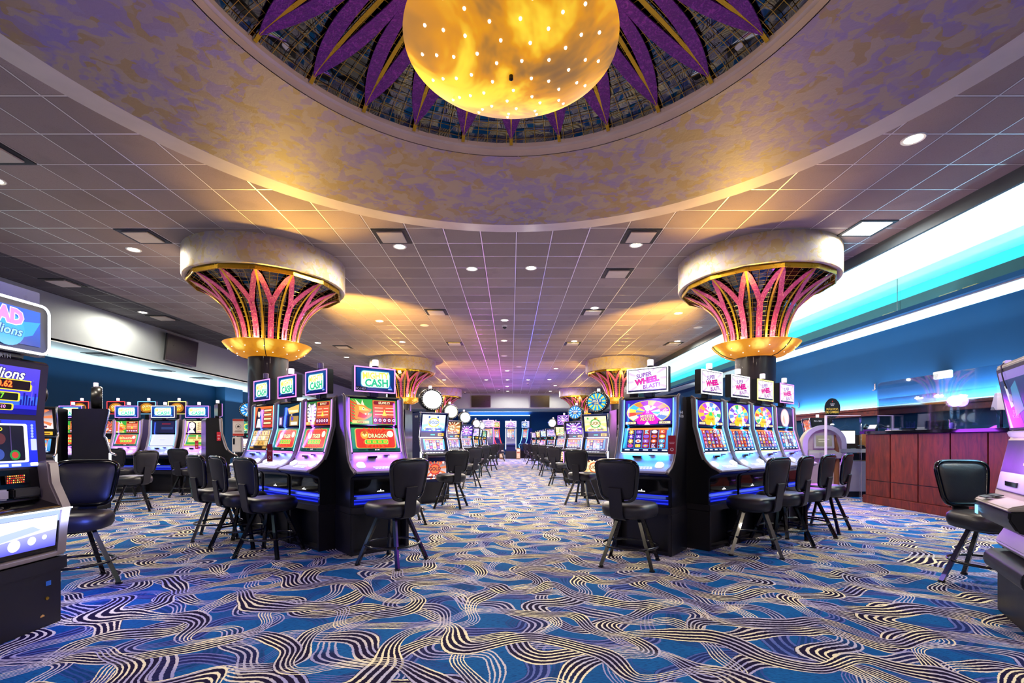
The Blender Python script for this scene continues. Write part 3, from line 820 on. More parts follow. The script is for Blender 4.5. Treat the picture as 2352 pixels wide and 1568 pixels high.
def pillar(x, y, label, near, golds=()):
    golds = [(R(v), d, p, s) for v, d, p, s in golds]
    t = thing('flower_pillar', label, 'pillar', (x, y, CEIL), 0, 'pillars with flared flower capitals')
    part('shaft', 'column_dark', t, MB().lathe([(.36, -CEIL), (.36, 2.83-CEIL)], 48), key='p_shaft', smooth=60)
    part('drum', 'sponge_drum', t, MB().lathe([(1.33, 4.205-CEIL), (1.38, 4.19-CEIL), (1.415, 4.20-CEIL), (1.43, 4.235-CEIL), (1.43, 0)], 96), key='p_drum', smooth=40)
    part('mirror_flare', 'mirror_flare', t, lambda: shell_mesh(FP, 26), key='p_flare', smooth=0)
    part('wire_grid', 'gold_wire', t, lambda: wire_mesh(FP, 17, 4, .0035, .0, .98, 14), key='p_wire')
    part('rim_band', 'gold', t, lambda: MB().lathe([(1.335, 4.115-CEIL), (1.355, 4.115-CEIL), (1.355, 4.205-CEIL), (1.30, 4.205-CEIL), (1.30, 4.185-CEIL)], NP, a0=FP.a0), key='p_band', smooth=0)
    for k in range(NP):
        a = 2*PI*k/NP
        part('petal', 'petal_pink', t, lambda: petal_mesh(FP, 0, p_in, p_out, .5, 34, 0, .985), key='p_petal', rot=(0, 0, a))
        part('strap', 'gold_bright', t, lambda: strap_mesh(FP, 0, .034, .008, 24, 0, 1), key='p_strap', rot=(0, 0, a))
    dish = part('dish', 'dish_glow', t, lambda: MB().lathe([(.37, 2.80-CEIL), (.50, 2.83-CEIL), (.63, 2.90-CEIL), (.73, 2.985-CEIL), (.79, 3.06-CEIL), (.775, 3.065-CEIL), (.70, 3.0-CEIL), (.60, 2.93-CEIL), (.37, 2.88-CEIL)], 72), key='p_dish', smooth=50)
    for k in range(3):
        pts = [((r+.004)*math.cos(2*PI*k/3+.9), (r+.004)*math.sin(2*PI*k/3+.9), z-CEIL-.004) for r, z in ((.37, 2.80), (.50, 2.83), (.63, 2.90), (.73, 2.985), (.79, 3.06))]
        part('seam', 'column_dark', dish, MB().tube(pts, .008, 6))
    for i in range(26):
        a = 2*PI*i/26; r, z = ((.55, 2.855), (.69, 2.945))[i % 2]
        part('bulb', 'bulb', dish, bm_, key='bowlbulb', loc=(r*math.cos(a), r*math.sin(a), z-CEIL-.004))
    n = 6 if near else 4
    for i in range(n):
        a = 2*PI*(i+.5)/n
        light('POINT', (x+.72*math.cos(a), y+.72*math.sin(a), 3.12), 12*(6/n), (1, .72, .30), shadow_soft_size=.05)
    for a, far, pw, sz in golds:
        o = light('SPOT', (x+.74*math.cos(a), y+.74*math.sin(a), 3.15), pw, (1, .57, .09), spot_size=R(sz), spot_blend=.9, shadow_soft_size=.08)
        aim(o, (x+far*math.cos(a), y+far*math.sin(a), CEIL))
pillar(-4.78, 9.45, 'pillar with pink and gold flared capital rising behind the left front bank of machines', True, ((-56, 2.9, 330, 80), (-50, 3.6, 360, 60), (74, 4.4, 4600, 54), (110, 3, 200, 90)))
pillar(4.78, 9.40, 'pillar with pink and gold flared capital in front of the lit cove, behind the wheel machines', True, ((237, 2.8, 240, 80), (231, 3.6, 360, 60), (99, 5.8, 4800, 48), (60, 3, 200, 90)))
pillar(-4.80, 21.3, 'pillar with flared capital at middle distance left of the aisle', False, ((-95, 2.6, 350, 90), (30, 2.6, 350, 90)))
pillar(4.75, 21.3, 'pillar with flared capital at middle distance right of the aisle', False, ((-85, 2.6, 300, 90), (150, 2.6, 300, 90)))
pillar(-4.85, 33.2, 'farthest small pillar with flared capital left of the aisle', False, ((-80, 2.6, 300, 90),))
pillar(4.75, 33.2, 'farthest small pillar with flared capital right of the aisle', False, ((-100, 2.6, 300, 90),))

# ------------------------------------------------------------------ ceiling fittings
DL = [(2098, 319, 'nearest one, alone above the right side by the big ring'), (-14, 413, 'at the left frame edge beside a square vent'), (307, 573, 'in front of the left pillar drum, beside a vent'),
 (918, 566, 'by the square vent left of centre under the ring'), (1084, 617, 'left one of the bright pair at the middle of the ceiling'), (1220, 615, 'right one of the bright pair at the middle of the ceiling'),
 (1461, 562, 'by the square vent right of centre under the ring'), (328, 717, 'in the shade-coloured tiles next to the pale left wall'), (872, 737, 'in the golden patch before the middle left pillar'),
 (1366, 707, 'just before a vent right of the centre line'), (1159, 735, 'first of the centre line behind the bright pair'), (1558, 719, 'beside the right front pillar, left of its flare'),
 (1158, 782, 'second of the centre line behind the bright pair'), (924, 785, 'above the drum of the middle left pillar'), (730, 787, 'behind the left front pillar dish, first there'),
 (1319, 783, 'right of centre before a vent, second there'), (1556, 783, 'near the far right cove above the wheel machines'), (796, 820, 'far left of the middle left pillar'),
 (1165, 851, 'third of the far centre line'), (1166, 872, 'fourth of the far centre line'), (1117, 872, 'in the magenta lit ceiling far left of centre'), (1213, 872, 'in the blue lit ceiling far right of centre'),
 (1277, 846, 'left of the middle right pillar drum'), (1262, 871, 'far right of centre, before the last pillar'), (1275, 885, 'beside the last right pillar drum'), (1020, 872, 'above the last left pillar drum'),
 (1165, 887, 'last but one of the far centre line'), (1166, 898, 'last of the far centre line at the wall'), (1264, 898, 'at the far wall above the right television')]
for i, (px, py, d) in enumerate(DL):
    c = CP(px, py)
    t = thing('recessed_downlight', 'round warm downlight, '+d, 'downlight', c, 0, 'recessed ceiling downlights')
    part('trim_ring', 'white_plastic', t, MB().lathe([(.088, -.004), (.115, -.011), (.124, -.002), (.124, .001)], 32), key='dl_ring')
    part('lens', 'lamp_warm', t, MB().lathe([(.001, -.008), (.06, -.009), (.092, -.004)], 24), key='dl_lens')
    light('SPOT', (c.x, c.y, c.z-.03), 430 if c.y < 11 else 380, (1, .89, .72), spot_size=R(178), spot_blend=.36, shadow_soft_size=.06)
VE = [(30, 368, 'at the left frame edge above a downlight'), (325, 541, 'before the left front pillar drum'), (900, 533, 'touching the ring, left of centre'), (1485, 527, 'touching the ring, right of centre'),
 (1411, 637, 'right of the bright pair of downlights'), (1007, 722, 'with a lilac lit plate left of centre'), (1360, 719, 'right of centre behind a downlight'), (1048, 791, 'far left of centre by the magenta light'),
 (1317, 789, 'far right of centre behind a downlight'), (783, 797, 'left behind the front pillar dish'), (1540, 788, 'far right near the cove'), (140, 652, 'in the shade-coloured tiles at the left'), (380, 724, 'in the shade-coloured tiles right of their downlight')]
for px, py, d in VE:
    c = CP(px, py); c.x = round((c.x-.09-.305)/.61)*.61+.09+.305; c.y = round((c.y-.01-.305)/.61)*.61+.01+.305
    t = thing('ceiling_vent', 'square dark-slotted air vent '+d, 'vent', c, 0, 'square air vents in the ceiling')
    part('slot_frame', 'black_matte', t, MB().box(-.29, .29, -.29, .29, -.012, .0), key='v_slot')
    part('plate', 'ring_lip', t, MB().box(-.215, .215, -.215, .215, -.034, -.012), key='v_plate', bevel=.006)
c = CP(1990, 524)
t = thing('ceiling_panel_light', 'bright square light panel in the ceiling beside the right front pillar', 'ceiling light', c)
part('frame', 'black_matte', t, MB().box(-.3, .3, -.3, .3, -.012, 0)); part('diffuser', 'lamp_white', t, MB().box(-.24, .24, -.24, .24, -.018, -.012))
light('AREA', (c.x, c.y, c.z-.05), 60, (1, .98, .95), size=.45, rot=(0, 0, 0))
for px, py, d in ((1603, 752, 'right of the right front pillar flare'), (975, 747, 'in the golden patch left of centre'), (1158, 817, 'on the far centre line'), (1192, 842, 'in the blue lit ceiling far off')):
    c = CP(px, py)
    tag(part('ceiling_speaker', 'white_plastic', None, MB().lathe([(.001, -.008), (.10, -.012), (.13, -.006), (.135, .001)], 32), key='spk', loc=c), 'flat round ceiling speaker '+d, 'speaker', 'round speakers in the ceiling')
for px, py, d in ((1212, 879, 'small dome camera behind a downlight in the blue lit ceiling'), (1146, 894, 'small dome camera in the magenta lit ceiling far off'), (1068, 900, 'small dome camera beside the last left pillar'), (1159, 747, 'small dome camera under the first centre line downlight')):
    c = CP(px, py)
    t = thing('dome_camera', d, 'camera', c, 0, 'dome cameras on the ceiling')
    part('mount', 'white_plastic', t, MB().lathe([(.07, -.05), (.085, 0)], 20), key='dc_m'); part('dome', 'black_gloss', t, MB().lathe([(.001, -.11), (.035, -.10), (.058, -.075), (.064, -.05)], 20), key='dc_d')

# ------------------------------------------------------------------ televisions
def tv(x, y, z, w, h, rz, label, tilt=.10):
    t = thing('wall_television', label, 'television', (x, y, z), rz, 'black televisions on the upper walls')
    k = 'tv%.2f' % w
    part('housing', 'black_plastic', t, MB().box(-w/2, w/2, -.03, .03, -h/2, h/2), key=k+'h', bevel=.008, rot=(tilt, 0, 0), loc=(0, -.14, 0))
    part('screen', 'tv_glass', t, MB().box(-w/2+.03, w/2-.03, -.034, -.03, -h/2+.035, h/2-.03), key=k+'s', rot=(tilt, 0, 0), loc=(0, -.14, 0))
    part('bracket', 'black_matte', t, MB().box(-.12, .12, -.12, .0, -.1, .1), key=k+'b')
tv(XL, 15.79, 1.2+2.95, 1.50, .86, PI/2, 'black television on the pale left wall, before the front pillar')
tv(XL, 20.9, 1.2+2.95, 1.50, .86, PI/2, 'black television on the left wall mostly hidden by the front pillar shaft')
tv(-2.25, YB, 1.2+2.9, 1.44, .86, 0, 'left black television on the far wall')
tv(2.15, YB, 1.2+2.9, 1.44, .86, 0, 'right black television on the far wall')
for i, (px, py) in enumerate(((228, 813), (372, 850), (462, 868))):
    Y = (2.375*FPX)/(VPY-py); X = (px-VPX)/FPX*Y
    tag(part('soffit_vent', 'black_matte', None, MB().box(-.28, .28, -.28, .28, -.012, 0).box(-.2, .2, -.2, .2, -.03, -.012), loc=(X, Y, 3.575)), ['nearest', 'middle', 'farthest'][i]+' square vent in the lit soffit of the left wall', 'vent', 'vents in the left soffit')
# ------------------------------------------------------------------ stools
def seat_mb():
    return MB().lathe([(.001, .465), (.205, .465), (.23, .475), (.244, .505), (.248, .54), (.242, .575), (.22, .598), (.16, .607), (.001, .612)], 48, pw=2.9, sy=.97)
def back_outline(n, s, zc=.825, hz=.185):
    pts = []
    for i in range(n):
        a = 2*PI*i/n; ca, sa = math.cos(a), math.sin(a)
        x = math.copysign(abs(ca)**(2/5.4), ca)*s; z = math.copysign(abs(sa)**(2/5.4), sa)*s
        w = .200+.028*z
        pts.append((x*w, zc+z*hz))
    return pts
def back_y(x, z): return -.235-(z-.64)*.16+.55*x*x
def back_mb(sides=(1,)):
    mb = MB(); n = 56; S_ = [1, .97, .9, .75, .5, .25, 0.02]
    for side, th in ((1, .036), (-1, .022)):
        vs = []; fs = []
        for s in S_:
            for x, z in back_outline(n, s*.985): vs.append((x, back_y(x, z)+side*(.006+th*(1-s**5)), z))
        for i in range(len(S_)-1):
            for j in range(n): fs.append((i*n+j, i*n+(j+1) % n, (i+1)*n+(j+1) % n, (i+1)*n+j))
        fs.append(tuple((len(S_)-1)*n+j for j in range(n)))
        if side in sides: mb.add(vs, fs)
    return mb
def bump_mb():
    return MB().tube([(x, back_y(x, z), z) for x, z in back_outline(64, 1)], .021, 10, closed=True)
def bracket_mb():
    mb = MB(); pts = [(-.06, .455), (-.19, .455), (-.235, .475), (-.252, .52), (-.262, .60), (-.275, .70), (-.285, .76)]
    w = .066; vs = []; fs = []
    for y, z in pts: vs += [(-w, y, z), (w, y, z), (w, y-.012, z-.006), (-w, y-.012, z-.006)]
    for i in range(len(pts)-1):
        for j in range(4): fs.append((i*4+j, i*4+(j+1) % 4, i*4+4+(j+1) % 4, i*4+4+j))
    fs += [(0, 1, 2, 3), tuple(range(len(vs)-4, len(vs)))]
    return mb.add(vs, fs)
def leg_mb():
    return MB().tube([(.10, .10, .452), (.235, .235, .012)], .022, 4, flat=1)
def stool(x, y, rz, label, group, spin=0.0):
    t = thing('casino_stool', label, 'stool', (x, y, 0), rz, group)
    part('seat', 'leather', t, seat_mb, key='st_seat', smooth=70)
    bk = part('backrest', 'leather', t, lambda: back_mb((1,)), key='st_back', smooth=60)
    part('back_panel', 'leather_back', bk, lambda: back_mb((-1,)), key='st_bpan', smooth=60)
    part('bumper_trim', 'bumper', bk, bump_mb, key='st_bump', smooth=70)
    part('bracket', 'leather_back', t, bracket_mb, key='st_brk', smooth=40)
    part('swivel', 'black_matte', t, lambda: MB().lathe([(.14, .445), (.15, .455), (.15, .47), (.0, .47)], 24).lathe([(.0, .43), (.05, .43), (.05, .45)], 16), key='st_swv')
    for k in range(4):
        lg = part('leg', 'leg_metal', t, leg_mb, key='st_leg', rot=(0, 0, PI/2*k+spin), smooth=25)
        part('glide', 'black_plastic', lg, lambda: MB().lathe([(.0, 0), (.026, .002), (.026, .014), (.0, .018)], 14, cx=.235, cy=.235), key='st_glide')
    part('foot_ring', 'leg_metal', t, lambda: MB().tube([(.262*math.cos(2*PI*i/40), .262*math.sin(2*PI*i/40), .19) for i in range(40)], .011, 8, closed=True), key='st_ring', smooth=70)
    return t

# ------------------------------------------------------------------ slot machines
def art_part(name, mat, parent, key, fn, loc, rx=0.0, rz=0.0):
    return part(name, mat, parent, lambda: fn().mesh(name), key=key, loc=loc, rot=(rx, 0, rz))
def tilt_of(y0, z0, y1, z1):              # rotation about x for a panel whose bottom is (y0,z0) and top (y1,z1)
    return math.atan2(-(y1-y0), z1-z0)
SIDE = [(.47, .5), (.47, 1.64), (.44, 1.68), (.24, 1.69), (.215, 1.67), (.205, 1.355), (.125, 1.06), (.09, .985), (.02, .93), (-.10, .885), (-.115, .865), (-.10, .845), (.0, .81), (.02, .78), (.02, .5)]
def a_body(): return MB().prism(SIDE, -.325, .325)
def a_base():
    return (MB().box(-.33, .33, .0, .47, .43, .50).box(-.33, -.29, .005, .47, 0, .43).box(.29, .33, .005, .47, 0, .43)
            .box(-.29, .29, .13, .47, .0, .43).box(-.29, .29, .02, .13, 0, .035))
def a_flank(s):
    mb = MB()
    for s in (s,):
        x0, x1 = sorted((s*.285, s*.330))
        mb.prism([(.23, 1.67), (.185, 1.665), (.172, 1.355), (.092, 1.06), (.06, .995), (.09, .985), (.125, 1.06), (.205, 1.355)], x0, x1)
    return mb
def a_edge(s):
    mb = MB()
    for s in (s,):
        pts = [(.22, 1.69), (.18, 1.67), (.165, 1.355), (.085, 1.06), (.05, .985), (-.02, .915), (-.085, .885), (-.118, .866)]
        mb.tube([(s*.332, y, z) for y, z in pts], .014, 8)
    return mb
def a_deck():
    return MB().prism([(.122, 1.058), (.098, 1.06), (.058, .975), (.0, .925), (-.10, .892), (-.128, .878), (-.128, .862), (-.10, .858), (.02, .90)], -.318, .318)
def a_slots():
    return MB().box(-.125, -.02, .052, .075, 1.012, 1.032)
def a_ticket(): return MB().box(.06, .125, .058, .08, 1.035, 1.045)
def a_btns():
    mb = MB()
    for r in range(2):
        for i in range(7): mb.box(-.10+.035*i+r*.012, -.078+.035*i+r*.012, -.035-.035*r, -.013-.035*r, .903-.012*r, .922-.012*r)
    return mb
def a_big(): return MB().lathe([(.0, .03), (.035, .026), (.042, .012), (.046, .0)], 20, pw=3)
def a_belly(): return MB().prism([(.015, .64), (.015, .785), (.02, .785), (.03, .64)], -.29, .29)
def a_glowbox():
    return MB().prism([(.03, .52), (.018, .525), (.022, .632), (.03, .635)], -.29, .29)
def a_glowline(z): return MB().box(-.29, .29, .004, .016, z, z+.010)
def a_led(s):
    mb = MB()
    for s in (s,): mb.tube([(s*.281, .181, 1.655), (s*.281, .172, 1.352), (s*.281, .094, 1.075)], .0055, 6)
    return mb
def a_ledbar(): return MB().box(-.27, .27, .075, .09, 1.062, 1.070)
def top_frame_led(w, h, z):
    mb = MB(); x = w/2-.006; z0 = z+.006; z1 = z+h-.006
    for q in ((-x, x, z0, z0), (-x, x, z1, z1)): mb.box(q[0]-.006, q[1]+.006, .149, .156, q[2]-.006, q[2]+.006)
    for s in (-x, x): mb.box(s-.006, s+.006, .149, .156, z0+.006, z1-.006)
    return mb
def beacon(t, x, y, z, lit):
    b = part('beacon', 'beacon' if lit else 'acryl_dim', t, lambda: MB().lathe([(.032, 0), (.034, .02), (.034, .065), (.028, .07), (0, .07)], 18), key='beacon', loc=(x, y, z))
    part('beacon_base', 'black_plastic', b, lambda: MB().lathe([(.036, -.02), (.036, .0), (0, .0)], 18), key='beaconb')
glow('belly_blue', hx('#1a24d8'), .45)
pbr('acryl_dim', hx('#8f7f98'), .2)
def slot_a(x, y, rz, label, game, led='led_violet', led2=None, frame='silver', group='twin-screen slot machines', lights=True, lit=True, tw=.47, lcol=None, lpow=5.0, asset=None):
    t = thing('slot_machine', label, 'slot machine', (x, y, 0), rz, group)
    part('base', 'base_black', t, a_base, key='a_base', bevel=.006)
    body = part('cabinet', 'black_plastic', t, a_body, key='a_body', bevel=.006)
    for s in (-1, 1):
        part('side_frame', frame, t, lambda: a_flank(s), key='a_flank%d' % s, bevel=.004)
        part('edge_trim', 'taupe', t, lambda: a_edge(s), key='a_edge%d' % s, smooth=60)
        part('led_edge', led, t, lambda: a_led(s), key='a_led%d' % s)
    dk = part('button_deck', frame, t, a_deck, key='a_deck', bevel=.006, smooth=50)
    part('bill_slot', 'black_gloss', dk, a_slots, key='a_slots'); part('ticket_slot', 'black_gloss', dk, a_ticket, key='a_tick')
    part('button_row', 'btn', dk, a_btns, key='a_btns')
    for bx in (-.22, .20): part('play_button', 'btn', dk, a_big, key='a_big', loc=(bx, .01, .935), rot=(.5, 0, 0))
    part('belly_door', 'black_gloss', t, a_belly, key='a_belly')
    bl = part('belly_light', 'belly_blue', t, a_glowbox, key='a_glow')
    for z in (.535, .570, .615): part('belly_led', 'led_deep', bl, lambda: a_glowline(z), key='a_gl%.3f' % z)
    art_part('belly_logo', 'screen_hot', t, 'a_logo', lambda: Art(.10, .026).text('aristocrat', .5, .35, .5, '#ffffff', .95).poly([(.42, .6), (.5, 1.2), (.58, .6)], '#ffffff'), (.0, .012, .648))
    up, lo, tp, mats = game
    ut = tilt_of(.170, 1.365, .182, 1.655); lt = tilt_of(.098, 1.078, .168, 1.345)
    part('upper_bezel', 'black_gloss', t, lambda: MB().prism([(.21, 1.36), (.176, 1.36), (.19, 1.66), (.22, 1.66)], -.275, .275), key='a_ub')
    part('lower_bezel', 'black_gloss', t, lambda: MB().prism([(.14, 1.065), (.104, 1.068), (.176, 1.352), (.21, 1.35)], -.275, .275), key='a_lb')
    art_part('upper_screen', mats[0], t, up[0], up[1], (0, .1745, 1.372), tilt_of(.176, 1.36, .19, 1.66))
    art_part('lower_screen', mats[1], t, lo[0], lo[1], (0, .1045, 1.082), tilt_of(.104, 1.068, .176, 1.352))
    part('led_bar', led2 or led, t, a_ledbar, key='a_bar')
    th = .275
    tb = part('topper', 'black_plastic', t, lambda: MB().box(-tw/2, tw/2, .155, .235, 1.725, 1.725+th).box(-.05, .05, .18, .26, 1.68, 1.74), key='a_top%.2f' % tw, bevel=.006)
    part('led_frame', led2 or led, tb, lambda: top_frame_led(tw, th, 1.725), key='a_tled%.2f' % tw)
    art_part('topper_screen', mats[2], tb, tp[0]+'%.2f' % tw, (lambda f=tp[1]: f(tw-.04, th-.04)), (0, .150, 1.745))
    beacon(t, .02, .2, 1.725+th+.02, lit)
    if lights and lcol:
        light('AREA', (0, .055, 1.056), lpow*.24, lcol, parent=t, shape='RECTANGLE', size=.5, size_y=.02, rot=(R(35), 0, 0))
        for s in (-1, 1):
            light('AREA', (s*.272, .09, 1.38), lpow*.22, lcol, parent=t, shape='RECTANGLE', size=.02, size_y=.5, rot=(R(90), 0, R(s*60)))
        light('AREA', (0, -.012, .58), lpow*.15, (.12, .2, 1), parent=t, shape='RECTANGLE', size=.5, size_y=.06, rot=(R(78), 0, 0))
    if asset:
        sx, lines = asset
        fn = lambda: (lambda a: [a.text(s, .5, .75-.5*i, .34, '#e8e8f0', .95) for i, s in enumerate(lines)] and a)(Art(.13, .085))
        o = part('asset_number', 'print', t, lambda: fn().mesh('asset_number'), loc=(sx*.3255, .30, 1.44), rot=(0, 0, sx*PI/2))
    return t
UPW, UPH, LOW, LOH = .535, .278, .535, .262
def G(u, l, tp): return u, l, tp, ('screen', 'screen', 'screen')
def g_dragon(s, m1='$5,093.73', m2='$14.00'):
    return (('dr_u%d' % s, lambda: art_dragon(UPW, UPH, s, m1)), ('dr_l%d' % s, lambda: art_dragon_low(LOW, LOH, s, m2)), ('mighty', art_mighty), ('screen', 'screen', 'screen'))
def g_wheel(s, r):
    return (('wh_u%d' % s, lambda: art_wheel(UPW, UPH, s)), ('wh_l%d' % r, lambda: art_reels(LOW, LOH, r, 5 if r == 0 else 6, 4 if r == 0 else 5)), ('superwheel', art_superwheel), ('screen', 'screen', 'screen'))
def art_moon(w, h):
    a = Art(w, h).rect(0,0,1,1,'#3a2a48','#2a1a4a').disc(.5,.52,.27,'#c9a0a8',.48)
    a.disc(.5,.52,.23,'#f6e0d8',.43).disc(.48,.45,.12,'#f0b890',.24).disc(.54,.6,.08,'#fff4e8',.16).rect(0,0,1,.09,'#1a6a6a').rect(.05,.02,.3,.07,'#8ae0d0').rect(.7,.02,.95,.07,'#8ae0d0')
    return a
def art_lady(w, h):
    a = Art(w, h).rect(0,0,1,1,'#c8381c','#e8742a').poly([(.05,0),(.42,0),(.36,.6),(.30,.95),(.16,.95),(.08,.5)],'#20141c').disc(.24,.68,.075,'#f4d8c4',.19).poly([(.10,0),(.36,0),(.30,.42),(.18,.42)],'#f0e6e0').disc(.24,.86,.09,'#20141c',.1)
    for r in range(4): a.rrect(.48,.72-.2*r,.94,.88-.2*r,.02,'#7a2a10').rect(.52,.76-.2*r,.90,.84-.2*r,'#f8dca0')
    return a
def art_roomref(w, h):
    a = Art(w, h).rect(0,0,1,1,'#14142a','#0a2a3a').poly([(.42,.8),(.95,.95),(.95,.6),(.5,.55)],'#e8b85a').rect(.5,.62,.9,.72,'#fff0b0').rect(.03,.05,.2,.45,'#6a4a7a').rect(.06,.1,.16,.4,'#e0d0f0')
    a.rect(.55,.03,.95,.45,'#a8843a').rect(.6,.06,.9,.2,'#f0e8d0').rect(.62,.26,.72,.42,'#5a4ab8').rect(.26,.0,.5,.5,'#0a0a14').rect(.6,.48,.66,.53,'#ffd8c8')
    return a
def art_gold_grid(w, h):
    a = Art(w, h).rect(0,0,1,1,'#3a2410','#6a4418')
    q = random.Random(4)
    for c in range(5):
        for r in range(3):
            x0 = .04+.186*c; y0 = .20+.26*r; a.rect(x0,y0,x0+.17,y0+.24,q.choice(['#e8c27a','#d8a24a','#f0d8a0'])).text(q.choice('AKQJ9'),x0+.085,y0+.12,.15,q.choice(['#20140a','#8a1a10','#6a3a9a','#ffffff']),.1,0,.03)
    a.rrect(.3,.04,.7,.16,.02,'#181008').rect(.06,.05,.24,.15,'#c89a4a').rect(.76,.05,.94,.15,'#c89a4a')
    return a
def art_green_lady(w, h):
    a = Art(w, h).rect(0,0,1,1,'#e0c890','#f2e2b8').poly([(.02,0),(.44,0),(.42,.8),(.28,.98),(.10,.9)],'#1a1418').disc(.25,.60,.13,'#fbe9e0',.30).disc(.22,.62,.012,'#301010').disc(.30,.62,.012,'#301010').rect(.22,.44,.28,.47,'#d04a5a').poly([(.05,0),(.4,0),(.3,.3),(.2,.3)],'#f4f0ec')
    for r in range(4): a.rrect(.50,.74-.16*r,.96,.86-.16*r,.02,'#8a5a2a').rect(.53,.77-.16*r,.93,.83-.16*r,'#f2d8a0')
    for i in range(6): a.disc(.53+.08*i,.1,.03,'#e07ab0')
    return a
def art_green_low(w, h):
    a = Art(w, h).rect(0,0,1,1,'#d8c060').rect(.04,.08,.96,.95,'#2f9a3a').rect(.12,.3,.88,.8,'#c8d06a').rect(.16,.62,.84,.74,'#b87a3a').rect(.2,.34,.8,.55,'#e8e88a').text('RISING',.5,.46,.14,'#c86a5a',.5).rect(.46,.6,.54,.95,'#f2e2a0')
    return a
# ---- upright cabinet with a round or square topper
BS = [(.50, .40), (.50, 1.72), (.06, 1.74), (.035, 1.72), (.10, 1.36), (.11, 1.28), (.085, 1.25), (.02, .985), (-.06, .945), (-.075, .925), (-.06, .90), (.02, .86), (.03, .40)]
def b_body(): return MB().prism(BS, -.30, .30)
def b_trim(s):
    mb = MB()
    mb.tube([(s*.305, y, z) for y, z in [(.04, 1.735), (.025, 1.71), (.085, 1.37), (.095, 1.27), (.07, 1.245), (.005, .985), (-.07, .94)]], .016, 8)
    return mb
def b_bars(): return MB().box(-.30, .30, .07, .10, 1.245, 1.262)
def b_ledge(): return MB().prism([(.03, .995), (-.06, .957), (-.085, .935), (-.07, .90), (.02, .89)], -.29, .29)
def b_side_led(s):
    mb = MB()
    mb.prism([(.03, .985), (-.005, .96), (.005, .45), (.03, .42)], min(s*.302, s*.318), max(s*.302, s*.318))
    return mb
def b_base(): return MB().box(-.31, .31, .0, .50, .05, .40).box(-.27, .27, .05, .48, 0, .05)
def b_band_art():
    a = Art(.54, .085).rect(0, 0, 1, 1, '#08080c').rect(.40, .35, .58, .65, '#2ac8c0').rect(.70, .2, .94, .85, '#e8b83a').rect(.75, .35, .88, .6, '#7a4a10')
    return a
def round_housing(rx, rz):
    mb = MB(); n = 40; pr = [(1.0, .0), (1.13, -.004), (1.22, .02), (1.22, .09), (1.05, .14), (.3, .15), (.0, .15)]
    vs = []; fs = []
    for i in range(n):
        a = 2*PI*i/n
        for k, y in pr: vs.append((rx*k*math.cos(a), y, rz*k*math.sin(a)))
    m = len(pr)
    for i in range(n):
        j = (i+1) % n
        for k in range(m-1): fs.append((i*m+k, j*m+k, j*m+k+1, i*m+k+1))
    return mb.add(vs, fs)
def round_bulbs(rx, rz, n=26):
    mb = MB()
    for i in range(n):
        a = 2*PI*i/n; x, z = rx*1.10*math.cos(a), rz*1.10*math.sin(a)
        mb.lathe([(.0, -.008), (.005, -.004), (.0058, .006)], 6); k = len(mb.v)-18
        for q in range(k, k+18):
            vx, vy, vz = mb.v[q]; mb.v[q] = (vx+x, vz, vy+z)
    return mb
